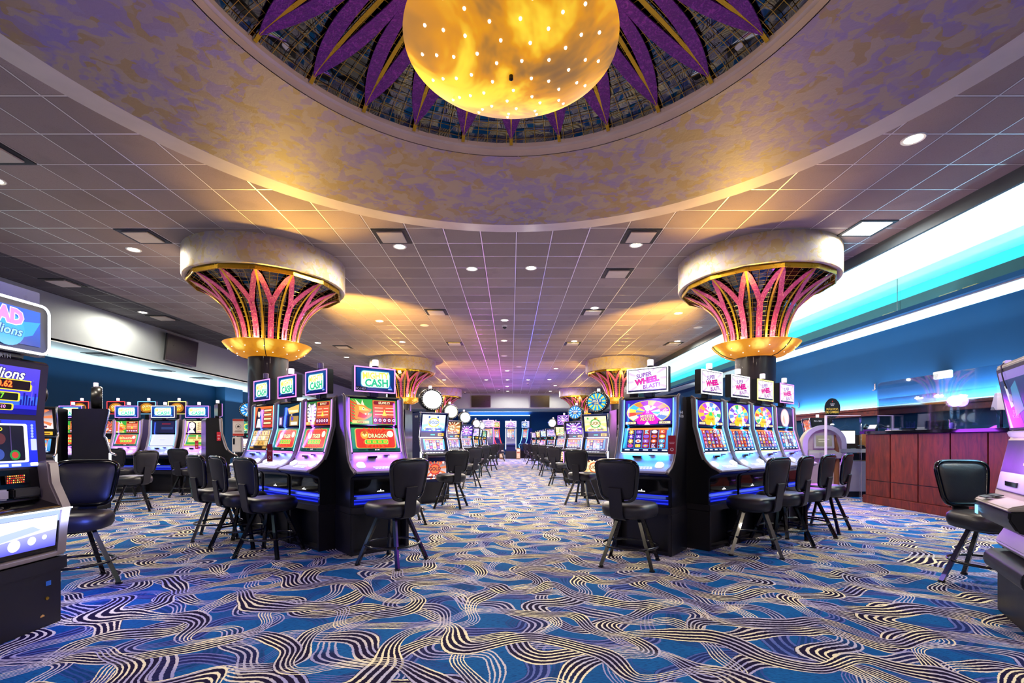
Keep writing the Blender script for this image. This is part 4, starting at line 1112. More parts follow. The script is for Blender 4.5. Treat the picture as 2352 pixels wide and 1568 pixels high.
def slot_b(x, y, rz, label, seed, topper='round', ts=0, side='black_plastic', led='led_white', group='upright slot machines', lcol=None, lpow=4, rx=.20, tz=1.99, asset=None, hot=False, up=None, lo=None, toprot=0.0, sqz=0.0):
    t = thing('slot_machine', label, 'slot machine', (x, y, 0), rz, group)
    part('base', 'base_black', t, b_base, key='b_base', bevel=.006)
    part('cabinet', side, t, b_body, key='b_body', bevel=.005)
    for s in (-1, 1):
        part('chrome_trim', 'chrome', t, lambda: b_trim(s), key='b_trim%d' % s, smooth=60)
        part('side_light', led, t, lambda: b_side_led(s), key='b_sled%d' % s)
    part('chrome_bar', 'chrome', t, b_bars, key='b_bars')
    lg = part('button_ledge', 'black_plastic', t, b_ledge, key='b_ledge', bevel=.006)
    part('button_row', 'btn', lg, lambda: (lambda m: [m.box(-.2+.06*i, -.16+.06*i, -.05, -.02, .955, .975) for i in range(6)] and m)(MB()), key='b_btn')
    sm = 'screen_hot' if hot else 'screen'
    art_part('upper_screen', sm, t, ('b_u', seed, hot), up or (lambda: art_generic(.50, .31, seed)), (0, .092, 1.385), tilt_of(.10, 1.36, .035, 1.72))
    art_part('display_band', 'screen', t, 'b_band', b_band_art, (0, .098, 1.268), 0)
    part('lower_bezel', 'black_gloss', t, lambda: MB().prism([(.04, .995), (.016, .997), (.083, 1.243), (.11, 1.243)], -.28, .28), key='b_lb')
    art_part('lower_screen', sm, t, ('b_l', seed, hot), lo or (lambda: art_reels(.46, .225, seed, 5, 3, bg='#e0c070' if seed % 2 else '#f0e8f8')), (0, .016, 1.008), tilt_of(.016, .997, .083, 1.243))
    art_part('belly_glass', 'screen', t, ('b_bg', seed), lambda: art_generic(.50, .36, seed+3), (0, .022, .46), 0)
    if topper == 'round':
        rzz = rx*.84
        tb = part('topper', 'black_plastic', t, lambda: round_housing(rx, rzz), key='b_th%.2f' % rx, loc=(0, .12, tz), smooth=50, rot=(0, 0, toprot))
        art_part('topper_face', 'screen', tb, ('b_tf', ts, rx), lambda: art_round(rx*2, rzz*2, ts), (0, -.002, -rzz))
        part('bulb_ring', 'bulb', tb, lambda: round_bulbs(rx, rzz), key='b_tb%.2f' % rx)
        part('topper_neck', 'black_matte', t, lambda: MB().box(-.07, .07, .14, .26, 1.72, 1.86), key='b_neck')
        beacon(t, 0, .2, tz+rzz*1.17, True)
    elif topper == 'square':
        tb = part('topper', 'black_plastic', t, lambda: MB().box(-.235, .235, .155, .235, 1.79, 2.12).box(-.05, .05, .16, .24, 1.70-sqz, 1.80), key='b_sq%.2f' % sqz, bevel=.006, loc=(0, 0, sqz))
        part('led_frame', led, tb, lambda: top_frame_led(.47, .33, 1.79), key='b_sqled')
        art_part('topper_screen', 'screen', tb, ('b_ts', ts), lambda: art_dark(.42, .28) if ts == 9 else art_generic(.42, .28, ts), (0, .150, 1.815))
        beacon(t, .02, .2, 2.14+sqz, True)
    else:
        beacon(t, .1, .25, 1.75, True)
    if lcol: light('AREA', (0, -.03, 1.2), lpow, lcol, parent=t, shape='RECTANGLE', size=.5, size_y=.5, rot=(R(80), 0, 0))
    if asset:
        sx, lines = asset[:2]; ay = asset[2] if len(asset) > 2 else .20
        def fn():
            a = Art(.17, .10)
            for i, s_ in enumerate(lines): a.text(s_, .5, .75-.5*i, .34, '#e8e8f0', .95)
            return a.mesh('asset_number')
        part('asset_number', 'print', t, fn, loc=(sx*.3012, ay, 1.58), rot=(0, 0, sx*PI/2))
    return t
# ---- tall cabinet with one long curved screen (the far bank)
def slot_c(x, y, rz, label, seed, led):
    t = thing('slot_machine', label, 'slot machine', (x, y, 0), rz, 'tall portrait-screen machines at the far wall')
    prof = [(.5, .1), (.5, 2.0), (.2, 2.0), (.16, 1.6), (.10, 1.25), (.0, 1.0), (-.12, .93), (-.12, .88), (.0, .8), (.04, .1)]
    part('base', 'base_black', t, lambda: MB().box(-.36, .36, 0, .5, 0, .5), key='c_base', bevel=.01)
    part('cabinet', 'navy_side', t, lambda: MB().prism(prof, -.34, .34), key='c_body', bevel=.008)
    def ledm(s):
        mb = MB()
        mb.tube([(s*.335, y_-.02, z) for y_, z in [(.2, 1.98), (.16, 1.6), (.10, 1.25), (.0, 1.0), (-.1, .9), (-.04, .62)]], .022, 8)
        return mb
    for s in (-1, 1): part('led_edge', led, t, lambda: ledm(s), key='c_led%d' % s)
    art_part('main_screen', 'screen', t, ('c_s', seed), lambda: art_reels(.52, .72, seed, 3, 6, bg='#f4f0f0'), (0, .11, 1.2), tilt_of(.10, 1.2, .17, 1.95))
    tb = part('topper', 'silver', t, lambda: MB().box(-.37, .37, .12, .26, 2.04, 2.48).box(-.1, .1, .2, .3, 1.98, 2.06), key='c_top', bevel=.02)
    part('led_frame', led, tb, lambda: top_frame_led(.72, .42, 2.05), key='c_tled', loc=(0, -.03, 0))
    art_part('topper_screen', 'screen', tb, ('c_t', seed), lambda: art_generic(.6, .32, seed+2), (0, .112, 2.10))
    beacon(t, 0, .2, 2.5, True)
    return t

def V2(x, y, rz, d, lat=0.0):             # a point d in front of a machine
    n = Vector((math.sin(rz), -math.cos(rz))); r = Vector((math.cos(rz), math.sin(rz)))
    return (x+n.x*d+r.x*lat, y+n.y*d+r.y*lat)
A39 = R(39)
# right front bank: one machine towards the aisle, four towards the cashier
BLUE = (.0, .26, 1.0); VIO = (.34, .07, 1.0); DBL = (.04, .10, 1.0)
slot_a(1.394, 5.146, -A39, 'slot machine with a MYSTERY ADDED wheel, alone on the aisle end of the right bank', g_wheel(0, 0), 'led_blue', 'led_white', lcol=BLUE, lpow=6, tw=.47, asset=(1, ('EA-01', 'FC-1274')))
mx, my = 2.40, 5.38; wl = [('led_blue', 'led_white', BLUE, g_wheel(1, 2), 'first wheel slot machine of the right row, nearest the dark gap, green wheel centre'), ('led_blue', 'led_white', BLUE, g_wheel(2, 4), 'second wheel slot machine of the right row, turquoise wheel centre, next to the green one'),
      ('led_blue', 'led_yellow', DBL, g_wheel(3, 6), 'third wheel slot machine of the right row, yellow-framed topper, turquoise wheel centre'),
      ('led_violet', 'led_violet', DBL, (('moon', lambda: art_moon(UPW, UPH)), ('teal_reels', lambda: art_reels(LOW, LOH, 8, 5, 4, '#d8f0f0', ['#3ab0a8', '#e0f8ff', '#e86a8a', '#5a8ad8', '#ffffff'])), ('superwheel', art_superwheel), ('screen', 'screen', 'screen')), 'last slot machine of the right row with a pale moon on its screen')]
for i, (l1, l2, lc, g_, lab) in enumerate(wl):
    x, y = mx+.536*i, my+.434*i
    slot_a(x, y, A39, lab, g_, l1, l2, lcol=lc, lpow=6-.8*i)
    sx, sy = V2(x, y, A39, .31)
    stool(sx, sy, A39+R((-4, 3, 0, 5)[i]), ['black stool nearest the camera at the row of wheel machines', 'black stool second along the row of wheel machines', 'black stool third along the row of wheel machines', 'black stool farthest along the row of wheel machines, beside the moon machine'][i], 'stools at the wheel machines', .6+.3*i)
stool(1.16, 4.68, -R(43), 'black stool on the aisle side facing the MYSTERY ADDED machine', 'stools at the front banks', .35)
# left front bank
slot_a(-1.394, 5.146, A39, 'slot machine with a dragon and violet frame, alone on the aisle end, left bank', g_dragon(0), 'led_violet', 'led_violet', lcol=VIO, lpow=8)
ml = [(g_dragon(1, '$5,910.17'), 'led_violet', 'led_violet', VIO, 'slot machine with a white tiger, nearest in the left angled row'),
      ((('roomref', lambda: art_roomref(UPW, UPH)), ('dr_l3', lambda: art_dragon_low(LOW, LOH, 3)), ('mighty', art_mighty), ('screen', 'screen', 'screen')), 'led_blue', 'led_pink', DBL, 'slot machine with a dark upper screen, middle of the left angled row'),
      ((('lady', lambda: art_lady(UPW, UPH)), ('goldgrid', lambda: art_gold_grid(LOW, LOH)), ('mighty', art_mighty), ('screen', 'screen', 'screen')), 'led_blue', 'led_violet', DBL, 'slot machine with a gold symbol grid, farthest in the left angled row')]
for i, (g_, l1, l2, lc, lab) in enumerate(ml):
    x, y = -2.33-.536*i, 5.37+.434*i
    slot_a(x, y, -A39, lab, g_, l1, l2, lcol=lc, lpow=7.5-i, lit=(i == 1))
    sx, sy = V2(x, y, -A39, .31)
    stool(sx-.03, sy-.04, -A39+R((3, -2, 4)[i]), ['black stool nearest the camera in the left angled row, at the tiger machine', 'black stool in the middle of the left angled row', 'black stool at the far end of the left angled row'][i], 'stools at the front banks', .5+.25*i)
stool(-1.17, 4.74, R(52), 'black stool on the aisle facing the dragon machine', 'stools at the front banks', .25)
# red tag and stickers
tg = lambda: Art(.075, .19).rect(0,0,1,1,'#b81830').rect(.2,.55,.8,.58,'#f0c0c8').rect(.15,.62,.85,.65,'#f0c0c8').disc(.5,.25,.22,'#ffffff').disc(.5,.25,.15,'#b81830')
for (x, y, z, rz, lab) in ((1.640, 4.895, 1.06, -A39, 'red hanging tag on the corner of the MYSTERY ADDED machine'), (-2.615, 5.20, .97, -A39, 'red no-play tag between the tiger machine and its neighbour'), (-6.29, 10.32, 1.19, A39-.4, 'red tag on the dark side of the side-on machine behind the left angled row'), (-7.20, 10.985, 1.0, -.3, 'red tag hanging below the screen of the lady machine')):
    tag(part('red_tag', 'print', None, lambda: tg().mesh('red_tag'), key='redtag', loc=(x, y, z), rot=(0, 0, rz+.4)), lab, 'tag', 'red tags on machines')
o = part('machine_number', 'print', None, lambda: Art(.12, .045).rect(0,0,1,1,'#101018').text('FC-1407', .5, .5, .6, '#d8d8e0', .9).mesh('machine_number'), loc=(0, 0, 0))
mt = [o_ for o_ in bpy.data.objects if o_.get('label', '').startswith('slot machine with a dragon')][0]
o.parent = mt; o.location = (-.165, .146, 1.735); 

# ---- middle aisle rows
AR = [(1.68, 9.75, -A39, 'upright machine with a LOCK IT oval topper, first behind the right front bank', 4, 'round', 4, 'navy_side', ('EE-01', 'EC-01')),
      (1.72, 13.4, -A39, 'upright machine with a blue POWER oval topper, second on the right of the aisle', 1, 'round', 2, 'black_plastic', None),
      (1.82, 17.6, -A39, 'upright machine with a square violet topper, third on the right of the aisle', 11, 'square', 1, 'black_plastic', None),
      (1.80, 21.8, -A39, 'upright machine with a small white wheel topper, fourth on the right of the aisle', 10, 'round', 5, 'black_plastic', None),
      (1.74, 25.4, -A39, 'upright machine without topper, fifth on the right of the aisle', 2, 'none', 0, 'black_plastic', None),
      (1.66, 28.2, -A39, 'upright machine with a yellow screen, sixth on the right of the aisle', 7, 'none', 0, 'black_plastic', None),
      (1.50, 31.0, -A39, 'farthest pale-screened machine on the right of the aisle', 3, 'none', 0, 'black_plastic', None)]
AL = [(-1.45, 9.2, A39, 'upright machine with a blank white oval topper, first behind the left front bank', 2, 'round', 0, 'navy_side', ('FC-05',)),
      (-1.56, 13.0, A39, 'upright machine with orange screens and round topper, second on the left of the aisle', 0, 'round', 1, 'black_plastic', None),
      (-1.50, 16.4, A39, 'upright machine with violet screen and blue-white round topper, third on the left of the aisle', 8, 'round', 3, 'navy_side', None),
      (-1.50, 19.8, A39, 'upright machine with a pale screen, fourth on the left of the aisle', 3, 'none', 0, 'black_plastic', None),
      (-1.56, 22.6, A39, 'upright machine with a ringed round topper, fifth on the left of the aisle', 9, 'round', 5, 'black_plastic', None),
      (-1.50, 25.6, A39, 'upright machine with green screens, sixth on the left of the aisle', 6, 'round', 3, 'black_plastic', None)]
for k, (x, y, rz, lab, sd, tp, ts, sidem, ass) in enumerate(AR+AL):
    right = k < len(AR)
    slot_b(x, y, rz, lab, sd, tp, ts, sidem, 'led_white' if k in (0, len(AR)) else 'led_violet', lcol=(.75, .6, 1) if y < 18 else None, lpow=5, asset=((1 if right else -1), ass) if ass else None, rx=.21 if y < 12 else .20, hot=(not right and k == len(AR)))
sl = [(1.33, 9.0, -A39+.1, 'black stool at the LOCK IT machine on the right of the aisle'), (1.28, 12.8, -A39, 'black stool at the POWER machine on the right of the aisle'), (1.22, 16.2, -A39, 'black stool third along the right aisle row'), (1.18, 19.8, -A39, 'black stool fourth along the right aisle row'),
      (1.10, 24.0, -A39, 'black stool fifth along the right aisle row'), (1.0, 27.4, -A39, 'farthest black stool of the right aisle row'),
      (-1.08, 8.62, A39-.1, 'black stool at the machine with the blank white oval, left of the aisle'), (-1.06, 12.2, A39, 'black stool at the orange-screened machine left of the aisle'), (-1.0, 15.6, A39, 'black stool third along the left aisle row'), (-.88, 19.2, A39, 'black stool fourth along the left aisle row'), (-.90, 23.5, A39, 'farthest black stool of the left aisle row')]
for i, (x, y, rz, lab) in enumerate(sl): stool(x, y, rz, lab, 'stools along the aisle', .4*i)
# machines seen from behind between the banks
slot_b(-2.28, 8.35, -PI/2, 'black cabinet seen from its side, numbered FC-1212, behind the dragon machine', 5, 'round', 3, asset=(1, ('FC-1212',), .40), toprot=.3)
slot_b(2.26, 8.3, PI/2, 'black cabinet seen from its side, numbered EB-01, behind the MYSTERY ADDED machine', 6, 'round', 1, asset=(-1, ('EB-01', 'FC-05'), .40))
eb = [o_ for o_ in bpy.data.objects if 'EB-01' in o_.get('label', '')][0]
part('poster', 'print', eb, lambda: Art(.17, .40).rect(0,0,1,1,'#ded6da').rect(.1,.62,.9,.66,'#8a7a80').rect(.1,.70,.8,.73,'#8a7a80').text('MAS', .5, .40, .13, '#d8561e', .8, 0, .04).text('CASH', .5, .24, .10, '#d8561e', .8, 0, .04).mesh('poster'), loc=(-.3015, .42, .86), rot=(0, 0, -PI/2))
for i in range(4): part('sticker', 'print', eb, lambda: Art(.06, .06).rect(0,0,1,1,'#a8a4b0').mesh('sticker'), key='stk', loc=(-.3015, .38+.08*(i % 2), 1.32+.08*(i//2)), rot=(0, 0, -PI/2))
stool(-1.52, 6.95, R(100), 'black stool showing only its backrest behind the stool at the dragon machine', 'stools at the front banks', .2)
# ---- far bank
slot_c(-.02, 31.4, 0, 'tall white-screened machine in the centre of the far bank', 20, 'led_white')
slot_c(-.85, 32.0, R(58), 'tall red-lit machine turned right, left of the centre of the far bank', 23, 'led_red')
slot_c(.80, 32.0, -R(58), 'tall blue-lit machine turned left, right of the centre of the far bank', 21, 'led_blue')
slot_c(-1.42, 30.2, R(8), 'tall pink-lit machine at the left of the far bank', 22, 'led_pink')
for x, lab in ((-.62, 'small wooden stand left of the central far machine'), (.46, 'small wooden stand right of the central far machine')):
    t = thing('sign_stand', lab, 'stand', (x, 30.6, 0), 0, 'wooden stands at the far bank')
    part('panel', 'oak_dark', t, MB().box(-.13, .13, -.03, .03, .0, .72), key='stand_p', bevel=.01)
    art_part('notice', 'print', t, 'stand_n', lambda: Art(.22, .6).rect(0,0,1,1,'#d8b890').rect(.1,.55,.9,.68,'#a85a3a').disc(.5,.3,.3,'#e8c8a0').rect(.15,.75,.85,.95,'#e8d8c0'), (0, -.0315, .06))
stool(-.62, 27.6, 0, 'tiny stool in front of the far bank, left of the aisle end', 'stools along the aisle', .1)
# ---- left wall bank
LBX = [(-7.27, 10.95, 0, ('gl', lambda: art_green_lady(UPW, UPH)), ('gll', lambda: art_green_low(LOW, LOH)), 'led_violet', 'slot machine with a lady and green lower screen, right end of the left wall row'),
       (-8.06, 10.95, 0, ('dk', lambda: art_blank(UPW, UPH, '#101838', False).rect(.35,.05,.95,.9,'#1c1a3a').rect(.42,.7,.8,.82,'#6a1a30').rect(.4,.3,.9,.5,'#2a3a6a')), ('bl', lambda: art_blank(LOW, LOH)), 'led_blue', 'slot machine with a blank lilac lower screen in the left wall row'),
       (-8.90, 10.95, 0, ('dr_u4', lambda: art_dragon(UPW, UPH, 0)), ('dr_l0', lambda: art_dragon_low(LOW, LOH, 0)), 'led_violet', 'dragon slot machine in the left wall row, right of the side-on cabinet'),
       (-10.2, 10.95, 0, ('dr_u0', lambda: art_dragon(UPW, UPH, 0)), ('dr_l0', lambda: art_dragon_low(LOW, LOH, 0)), 'led_pink', 'slot machine glimpsed between dark cabinets at the far left')]
for x, y, rz, u_, l_, ld, lab in LBX:
    slot_a(x, y, rz, lab, (u_, l_, ('mighty', art_mighty), ('screen', 'screen', 'screen_hot')), ld, 'led_violet' if ld != 'led_blue' else 'led_white', lcol=VIO if ld != 'led_blue' else DBL, lpow=6, tw=.54)
for x, y, ld, lab in ((-8.67, 12.3, 'led_yellow', 'yellow-framed QUICK SPIN topper machine behind the left wall row'), (-9.46, 12.3, 'led_blue', 'blue-framed QUICK SPIN topper machine behind the left wall row'), (-10.26, 12.3, 'led_red', 'red-framed QUICK SPIN topper machine behind the left wall row'), (-11.2, 12.3, 'led_red', 'red-framed QUICK SPIN topper machine at the far left edge of the row')):
    slot_b(x, y, 0, lab, 5, 'square', 9, led=ld, sqz=.09)
stool(-6.95, 10.3, R(-6), 'black stool in front of the lady machine at the left wall row', 'stools at the left wall', .2)
stool(-8.40, 10.35, R(8), 'black stool half hidden behind the side-on stool at the left wall', 'stools at the left wall', .5)
stool(-6.42, 8.15, R(82), 'black stool seen from its side at the side-on dark cabinet', 'stools at the left wall', .75)
slot_b(-7.03, 8.43, R(130), 'dark upright cabinet seen from its side, with an edge-on oval topper, left', 9, 'round', 0, lcol=(.3, .35, 1), lpow=5, rx=.20, tz=1.93, hot=True)
slot_b(-7.54, 7.52, R(25), 'upright machine with violet upper screen and a dark turned-away oval topper at far left', 12, 'round', 5, rx=.22, tz=1.93, toprot=R(150))
slot_a(-6.34, 10.75, R(130), 'slot machine seen from its side with a red tag, behind the left angled row', g_dragon(0), 'led_violet', lights=False, tw=.47)
slot_b(-6.75, 12.3, R(15), 'upright machine with a gold-rimmed oval topper behind the sanitizer stand', 6, 'round', 2)
stool(-4.25, 7.7, R(170), 'black stool with its cushion turned to the camera behind the left angled row', 'stools at the front banks', .2)
# the FC-1201 machine beside the change machine
slot_b(7.15, 11.7, -R(106), 'dark cabinet numbered FC-1201 seen from its side, left of the change machine', 5, 'none', 0, asset=(1, ('FC-1201',)))
# ------------------------------------------------------------------ big machine cut by the left frame edge
def rrect_pts(x0, x1, z0, z1, r, y, n=6):
    pts = []
    for cx, cz, a in ((x1-r, z0+r, -PI/2), (x1-r, z1-r, 0), (x0+r, z1-r, PI/2), (x0+r, z0+r, PI)):
        pts += [(cx+r*math.cos(a+PI/2*i/n), y, cz+r*math.sin(a+PI/2*i/n)) for i in range(n+1)]
    return pts
t = thing('slot_machine', 'large slot machine with MAD millions topper, cut off by the left frame edge', 'slot machine', (-3.0, 2.87, 0), PI/2)
part('base', 'base_black', t, MB().box(-.35, .33, .0, .5, 0, .43).box(-.36, .37, -.005, .52, .345, .43), bevel=.004)
part('cabinet', 'black_plastic', t, MB().prism([(.5, .43), (.5, 1.72), (.12, 1.72), (.10, 1.70), (.135, 1.345), (.115, 1.02), (.10, .80), (-.0, .76), (.03, .44)], -.34, .355), bevel=.008)
for x0, x1 in ((-.36, -.29), (.285, .365)):
    mb = MB().prism([(.30, 1.06), (.06, 1.065), (.045, 1.05), (.03, .92), (-.035, .775), (-.04, .755), (-.02, .62), (-.005, .44), (.05, .44), (.06, .75), (.30, .78)], x0, x1)
    part('side_wing', 'taupe', t, mb, bevel=.012, smooth=50)
part('lower_frame', 'taupe', t, MB().prism([(-.01, .44), (-.012, .47), (.03, .485), (.05, .44)], -.30, .30), bevel=.006)
dk = part('button_deck', 'black_gloss', t, MB().prism([(.11, .82), (-.03, .775), (-.045, .762), (-.04, .75), (.08, .75)], -.29, .29), bevel=.004)
part('led_strip', 'led_white', dk, MB().tube([(-.29, -.045, .752), (.36, -.045, .752)], .006, 6))
part('belly_surround', 'black_gloss', t, MB().prism([(-.032, .745), (-.008, .485), (.03, .485), (.04, .745)], -.287, .287))
def bart():
    a = Art(.53, .20).rect(0,0,1,1,'#5a5ae0','#e8ecff').poly([(0,.3),(1,.55),(1,.95),(0,.8)],'#f8faff').poly([(.2,.35),(.8,.6),(.7,.75),(.1,.55)],'#b8c8ff')
    for x, y, r in ((.3,.3,.05),(.5,.25,.07),(.7,.3,.05),(.85,.35,.03),(.15,.4,.04)): a.disc(x,y,r,'#ffffff')
    a.poly([(.10,.04),(.30,.04),(.20,.58)],'#ffffff').poly([(.12,.07),(.28,.07),(.20,.52)],'#c8281c').poly([(.17,.07),(.23,.07),(.20,.2)],'#f6f6ff')
    return a
art_part('belly_art', 'screen', t, 'mad_b', bart, (0.005, -.0145, .515), tilt_of(-.0125, .515, -.031, .715))
# card and note panel
cp = part('note_panel', 'black_gloss', t, MB().prism([(.112, 1.015), (.088, .83), (.12, .83), (.14, 1.015)], -.283, .283))
part('note_slot', 'silver', cp, MB().box(-.25, .06, .06, .10, .835, .90), bevel=.01)
part('card_slot', 'black_matte', cp, MB().box(.09, .26, .065, .10, .84, .90), bevel=.008)
def ledart():
    a = Art(.12, .055).rect(0,0,1,1,'#0a0404')
    q = random.Random(2)
    for r in range(4):
        for c in range(9): a.rect(.05+.1*c,.08+.24*r,.11+.1*c,.22+.24*r, q.choice(['#ff3a1a','#ff8a2a','#ffd86a','#d81a0a']))
    return a
art_part('digit_display', 'screen', cp, 'mad_d', ledart, (.12, .086, .93), -.12)
art_part('card_display', 'screen', cp, 'mad_c', lambda: Art(.09, .06).rect(0,0,1,1,'#0a0a10').rect(.05,.5,.95,.95,'#2a9a8a').rect(.1,.1,.45,.4,'#8a8a90').rect(.55,.1,.9,.4,'#8a8a90'), (-.02, .086, .93), -.12)
art_part('maker_mark', 'print', cp, 'mad_a', lambda: Art(.03, .03).poly([(.1,0),(.4,0),(.5,.3),(.6,0),(.9,0),(.5,1)],'#c8281c'), (-.08, .058, .85), 0)
def mad_low():
    a = Art(.58, .30).rect(0,0,1,1,'#1a2ad8','#2a3ae8').rect(0,0,1,.09,'#3a5af0').rrect(.0,.10,.90,.92,.02,'#ffffff').rrect(.02,.14,.86,.88,.015,'#14101e')
    for i in range(5): a.rect(.05+.165*i,.16,.06+.165*i,.86,'#4a3a6a')
    a.disc(.75,.26,.055,'#2a8a3a').disc(.75,.26,.035,'#c83a2a').disc(.42,.26,.05,'#2a3a8a').disc(.58,.28,.06,'#3a4a9a').disc(.60,.6,.06,'#5a2a2a').text('DISABLED',.52,.80,.07,'#f8f03a',.3).text('Machine disabled',.30,.66,.05,'#e8e8ff',.3)
    for i in range(6): a.rect(.05+.13*i,.02,.15+.13*i,.075,'#dfe6ff')
    a.rrect(.90,.015,.99,.09,.01,'#f8faff').rrect(.92,.35,.985,.60,.01,'#c8d0f0').text('FEATURE',.55,.95,.05,'#1a1a60',.3)
    for i in range(5): a.disc(.94,.65+.06*i,.015,'#a8b8ff')
    return a
art_part('lower_screen', 'screen', t, 'mad_l', mad_low, (0, .114, 1.03), tilt_of(.114, 1.03, .134, 1.335))
def mad_up():
    a = Art(.58, .30).rect(0,0,1,1,'#2a2ae8','#5a4ad8').poly([(0,.1),(1,.22),(1,.4),(0,.35)],'#3a6af8').rect(0,0,1,.12,'#10108a')
    a.text('millions',.60,.84,.20,'#ffffff',.62,.25,.02,'#181858',.0,.04)
    a.rrect(-.0,.50,.92,.73,.02,'#f8e03a').rrect(.01,.52,.90,.71,.015,'#180808').text('$1,890.62',.53,.615,.14,'#ff9a3a',.68,0,.03,'#a8200a')
    a.rrect(.0,.27,.80,.46,.02,'#f8e03a').rrect(.01,.29,.78,.44,.015,'#081008').text('$143.27',.50,.365,.13,'#8af83a',.46)
    a.rrect(.0,.08,.74,.22,.02,'#f8e03a').rrect(.40,.095,.72,.205,.015,'#080808').text('$10',.62,.15,.08,'#ff9af0',.2)
    for i in range(6): a.rect(.80+.03*i,.2,.82+.03*i,.32+.05*(i*7 % 4),'#14148a')
    a.rect(.915,.3,.925,.75,'#6a5af0').disc(.92,.68,.025,'#4a3ad8')
    return a
art_part('upper_screen', 'screen', t, 'mad_u', mad_up, (0, .130, 1.365), tilt_of(.130, 1.365, .098, 1.68))
tb = part('topper', 'black_plastic', t, MB().box(-.34, .315, .055, .15, 1.745, 2.085).box(-.2, .2, .1, .2, 1.70, 1.76), bevel=.02)
part('back_box', 'navy_side', tb, MB().box(-.34, .36, .17, .34, 1.78, 2.19), bevel=.004)
part('led_frame', 'led_white', tb, MB().tube(rrect_pts(-.325, .30, 1.76, 2.07, .05, .053), .0085, 8, closed=True), smooth=70)
def mad_top():
    a = Art(.50, .225).rect(0,0,1,1,'#0a2a90','#1a5ae0').poly([(.1,0),(.5,.5),(.3,1),(0,1),(0,0)],'#2a7af0').poly([(.55,.0),(.9,.3),(1,.7),(.7,.6)],'#1a9af8').disc(.6,.35,.2,'#2aa8ff')
    a.text('MAD',.55,.74,.36,'#e88af0',.44,0,.06,'#fbe0ff',-.06,.05).text('millions',.53,.34,.24,'#9ae0ff',.62,.25,.02,'#0a1a70',-.04,.04)
    return a
art_part('topper_screen', 'screen', tb, 'mad_t', mad_top, (-.012, .050, 1.80))
art_part('maker_name', 'print', t, 'mad_n', lambda: Art(.3, .03).text('AINSWORTH', .5, .5, .8, '#8a8a98', .9), (.0, .10, 1.705))
part('blue_sticker', 'print', t, lambda: Art(.035, .03).rect(0,0,1,1,'#2a6ad0').mesh('blue_sticker'), loc=(.24, -.001, .26))
part('scuff_mark', 'print', t, lambda: Art(.03, .016).poly([(0,0),(1,0),(.9,.6),(.5,1),(.1,.6)],'#e8b060').mesh('scuff_mark'), loc=(.20, -.001, .07))
part('cam_lock', 'gold', t, MB().lathe([(.0, .006), (.011, .005), (.011, 0)], 14), loc=(.23, 0, .18), rot=(PI/2, 0, 0))
light('AREA', (.12, -.06, .70), 3.0, (.35, .45, 1), parent=t, shape='RECTANGLE', size=.6, size_y=.08, rot=(R(80), 0, 0))
light('AREA', (0, .02, 1.9), 2.0, (.25, .35, 1), parent=t, shape='RECTANGLE', size=.6, size_y=.3, rot=(R(100), 0, 0))
light('POINT', (-3.02, 3.50, .66), 20, (.08, .14, 1), shadow_soft_size=.05)  # added blue lamp beside the machine, lights the stool's backrest
stool(-3.62, 3.98, R(204), 'black stool lit blue on its backrest, behind the big machine at the left edge', 'foreground stools', .5)
# ------------------------------------------------------------------ machine cut by the right frame edge
t = thing('slot_machine', 'pale framed slot machine with violet lit reels, cut off by the right frame edge', 'slot machine', (3.27, 3.11, 0), -R(122))
mb = MB(); mb.box(-.36, .36, .0, .5, 0, .33)
part('base', 'base_black', t, mb, bevel=.004)
part('foot_step', 'leather', t, MB().prism([(.2, .44), (-.02, .435), (-.055, .42), (-.075, .385), (-.075, .34), (-.055, .305), (-.02, .29), (.2, .29)], -.37, .38), bevel=.01, smooth=60)
part('cabinet', 'kiosk_beige', t, MB().prism([(.5, .44), (.5, 1.71), (.0, 1.73), (-.01, 1.715), (.075, 1.235), (.055, 1.215), (-.015, .84), (-.02, .66), (.05, .62), (.06, .44)], -.35, .35), bevel=.012, smooth=40)
part('lower_cover', 'silver', t, MB().prism([(.06, .44), (.0, .46), (-.03, .50), (.02, .60), (.07, .60)], -.30, .30), bevel=.01, smooth=60)
dk = part('button_deck', 'kiosk_beige', t, MB().prism([(.02, .835), (-.10, .80), (-.125, .785), (-.125, .77), (.02, .78)], -.345, .345), bevel=.008)
part('deck_skirt', 'black_plastic', dk, MB().prism([(.0, .785), (-.115, .772), (-.12, .72), (-.08, .645), (.0, .62)], -.34, .34), bevel=.012)
part('card_reader', 'led_blue', dk, MB().box(-.33, -.28, -.124, -.117, .68, .74))
for i, y in enumerate((-.10, -.05)): part('card', 'black_matte', dk, MB().box(-.18, -.05, -.02, .02, 0, .006), key='cards', loc=(-.02, y, .815+.011*i), rot=(.2, 0, .1))
part('upper_bezel', 'black_matte', t, MB().prism([(.05, 1.27), (-.018, 1.69), (-.005, 1.70), (.08, 1.27)], -.31, .31))
def rup():  # reflections on the upper glass drawn in as glowing shapes
    a = Art(.56, .385).rect(0,0,1,1,'#2a2a50','#4a5a90').rect(0,.85,1,1,'#a890e8').poly([(0,0),(.5,0),(.4,.35),(.0,.55)],'#a81428').poly([(.03,0),(.12,0),(.02,.5)],'#f0e8e0').poly([(.2,.35),(.3,.38),(.18,.75),(.12,.75)],'#f4f8ff').poly([(.30,.2),(.6,.3),(.5,.8),(.32,.7)],'#5aa0d0').disc(.26,.52,.05,'#a8b090')
    a.text('ED-01',.3,.28,.06,'#f0a0a0',.2).text('FC-1015',.3,.20,.06,'#f0a0a0',.2)
    return a
art_part('upper_screen', 'screen_dim', t, 'r_u', rup, (0, .0455, 1.285), tilt_of(.0455, 1.285, -.017, 1.68))
part('middle_band', 'silver', t, MB().prism([(.068, 1.27), (.03, 1.26), (.045, 1.22), (.075, 1.22)], -.30, .30), bevel=.006)
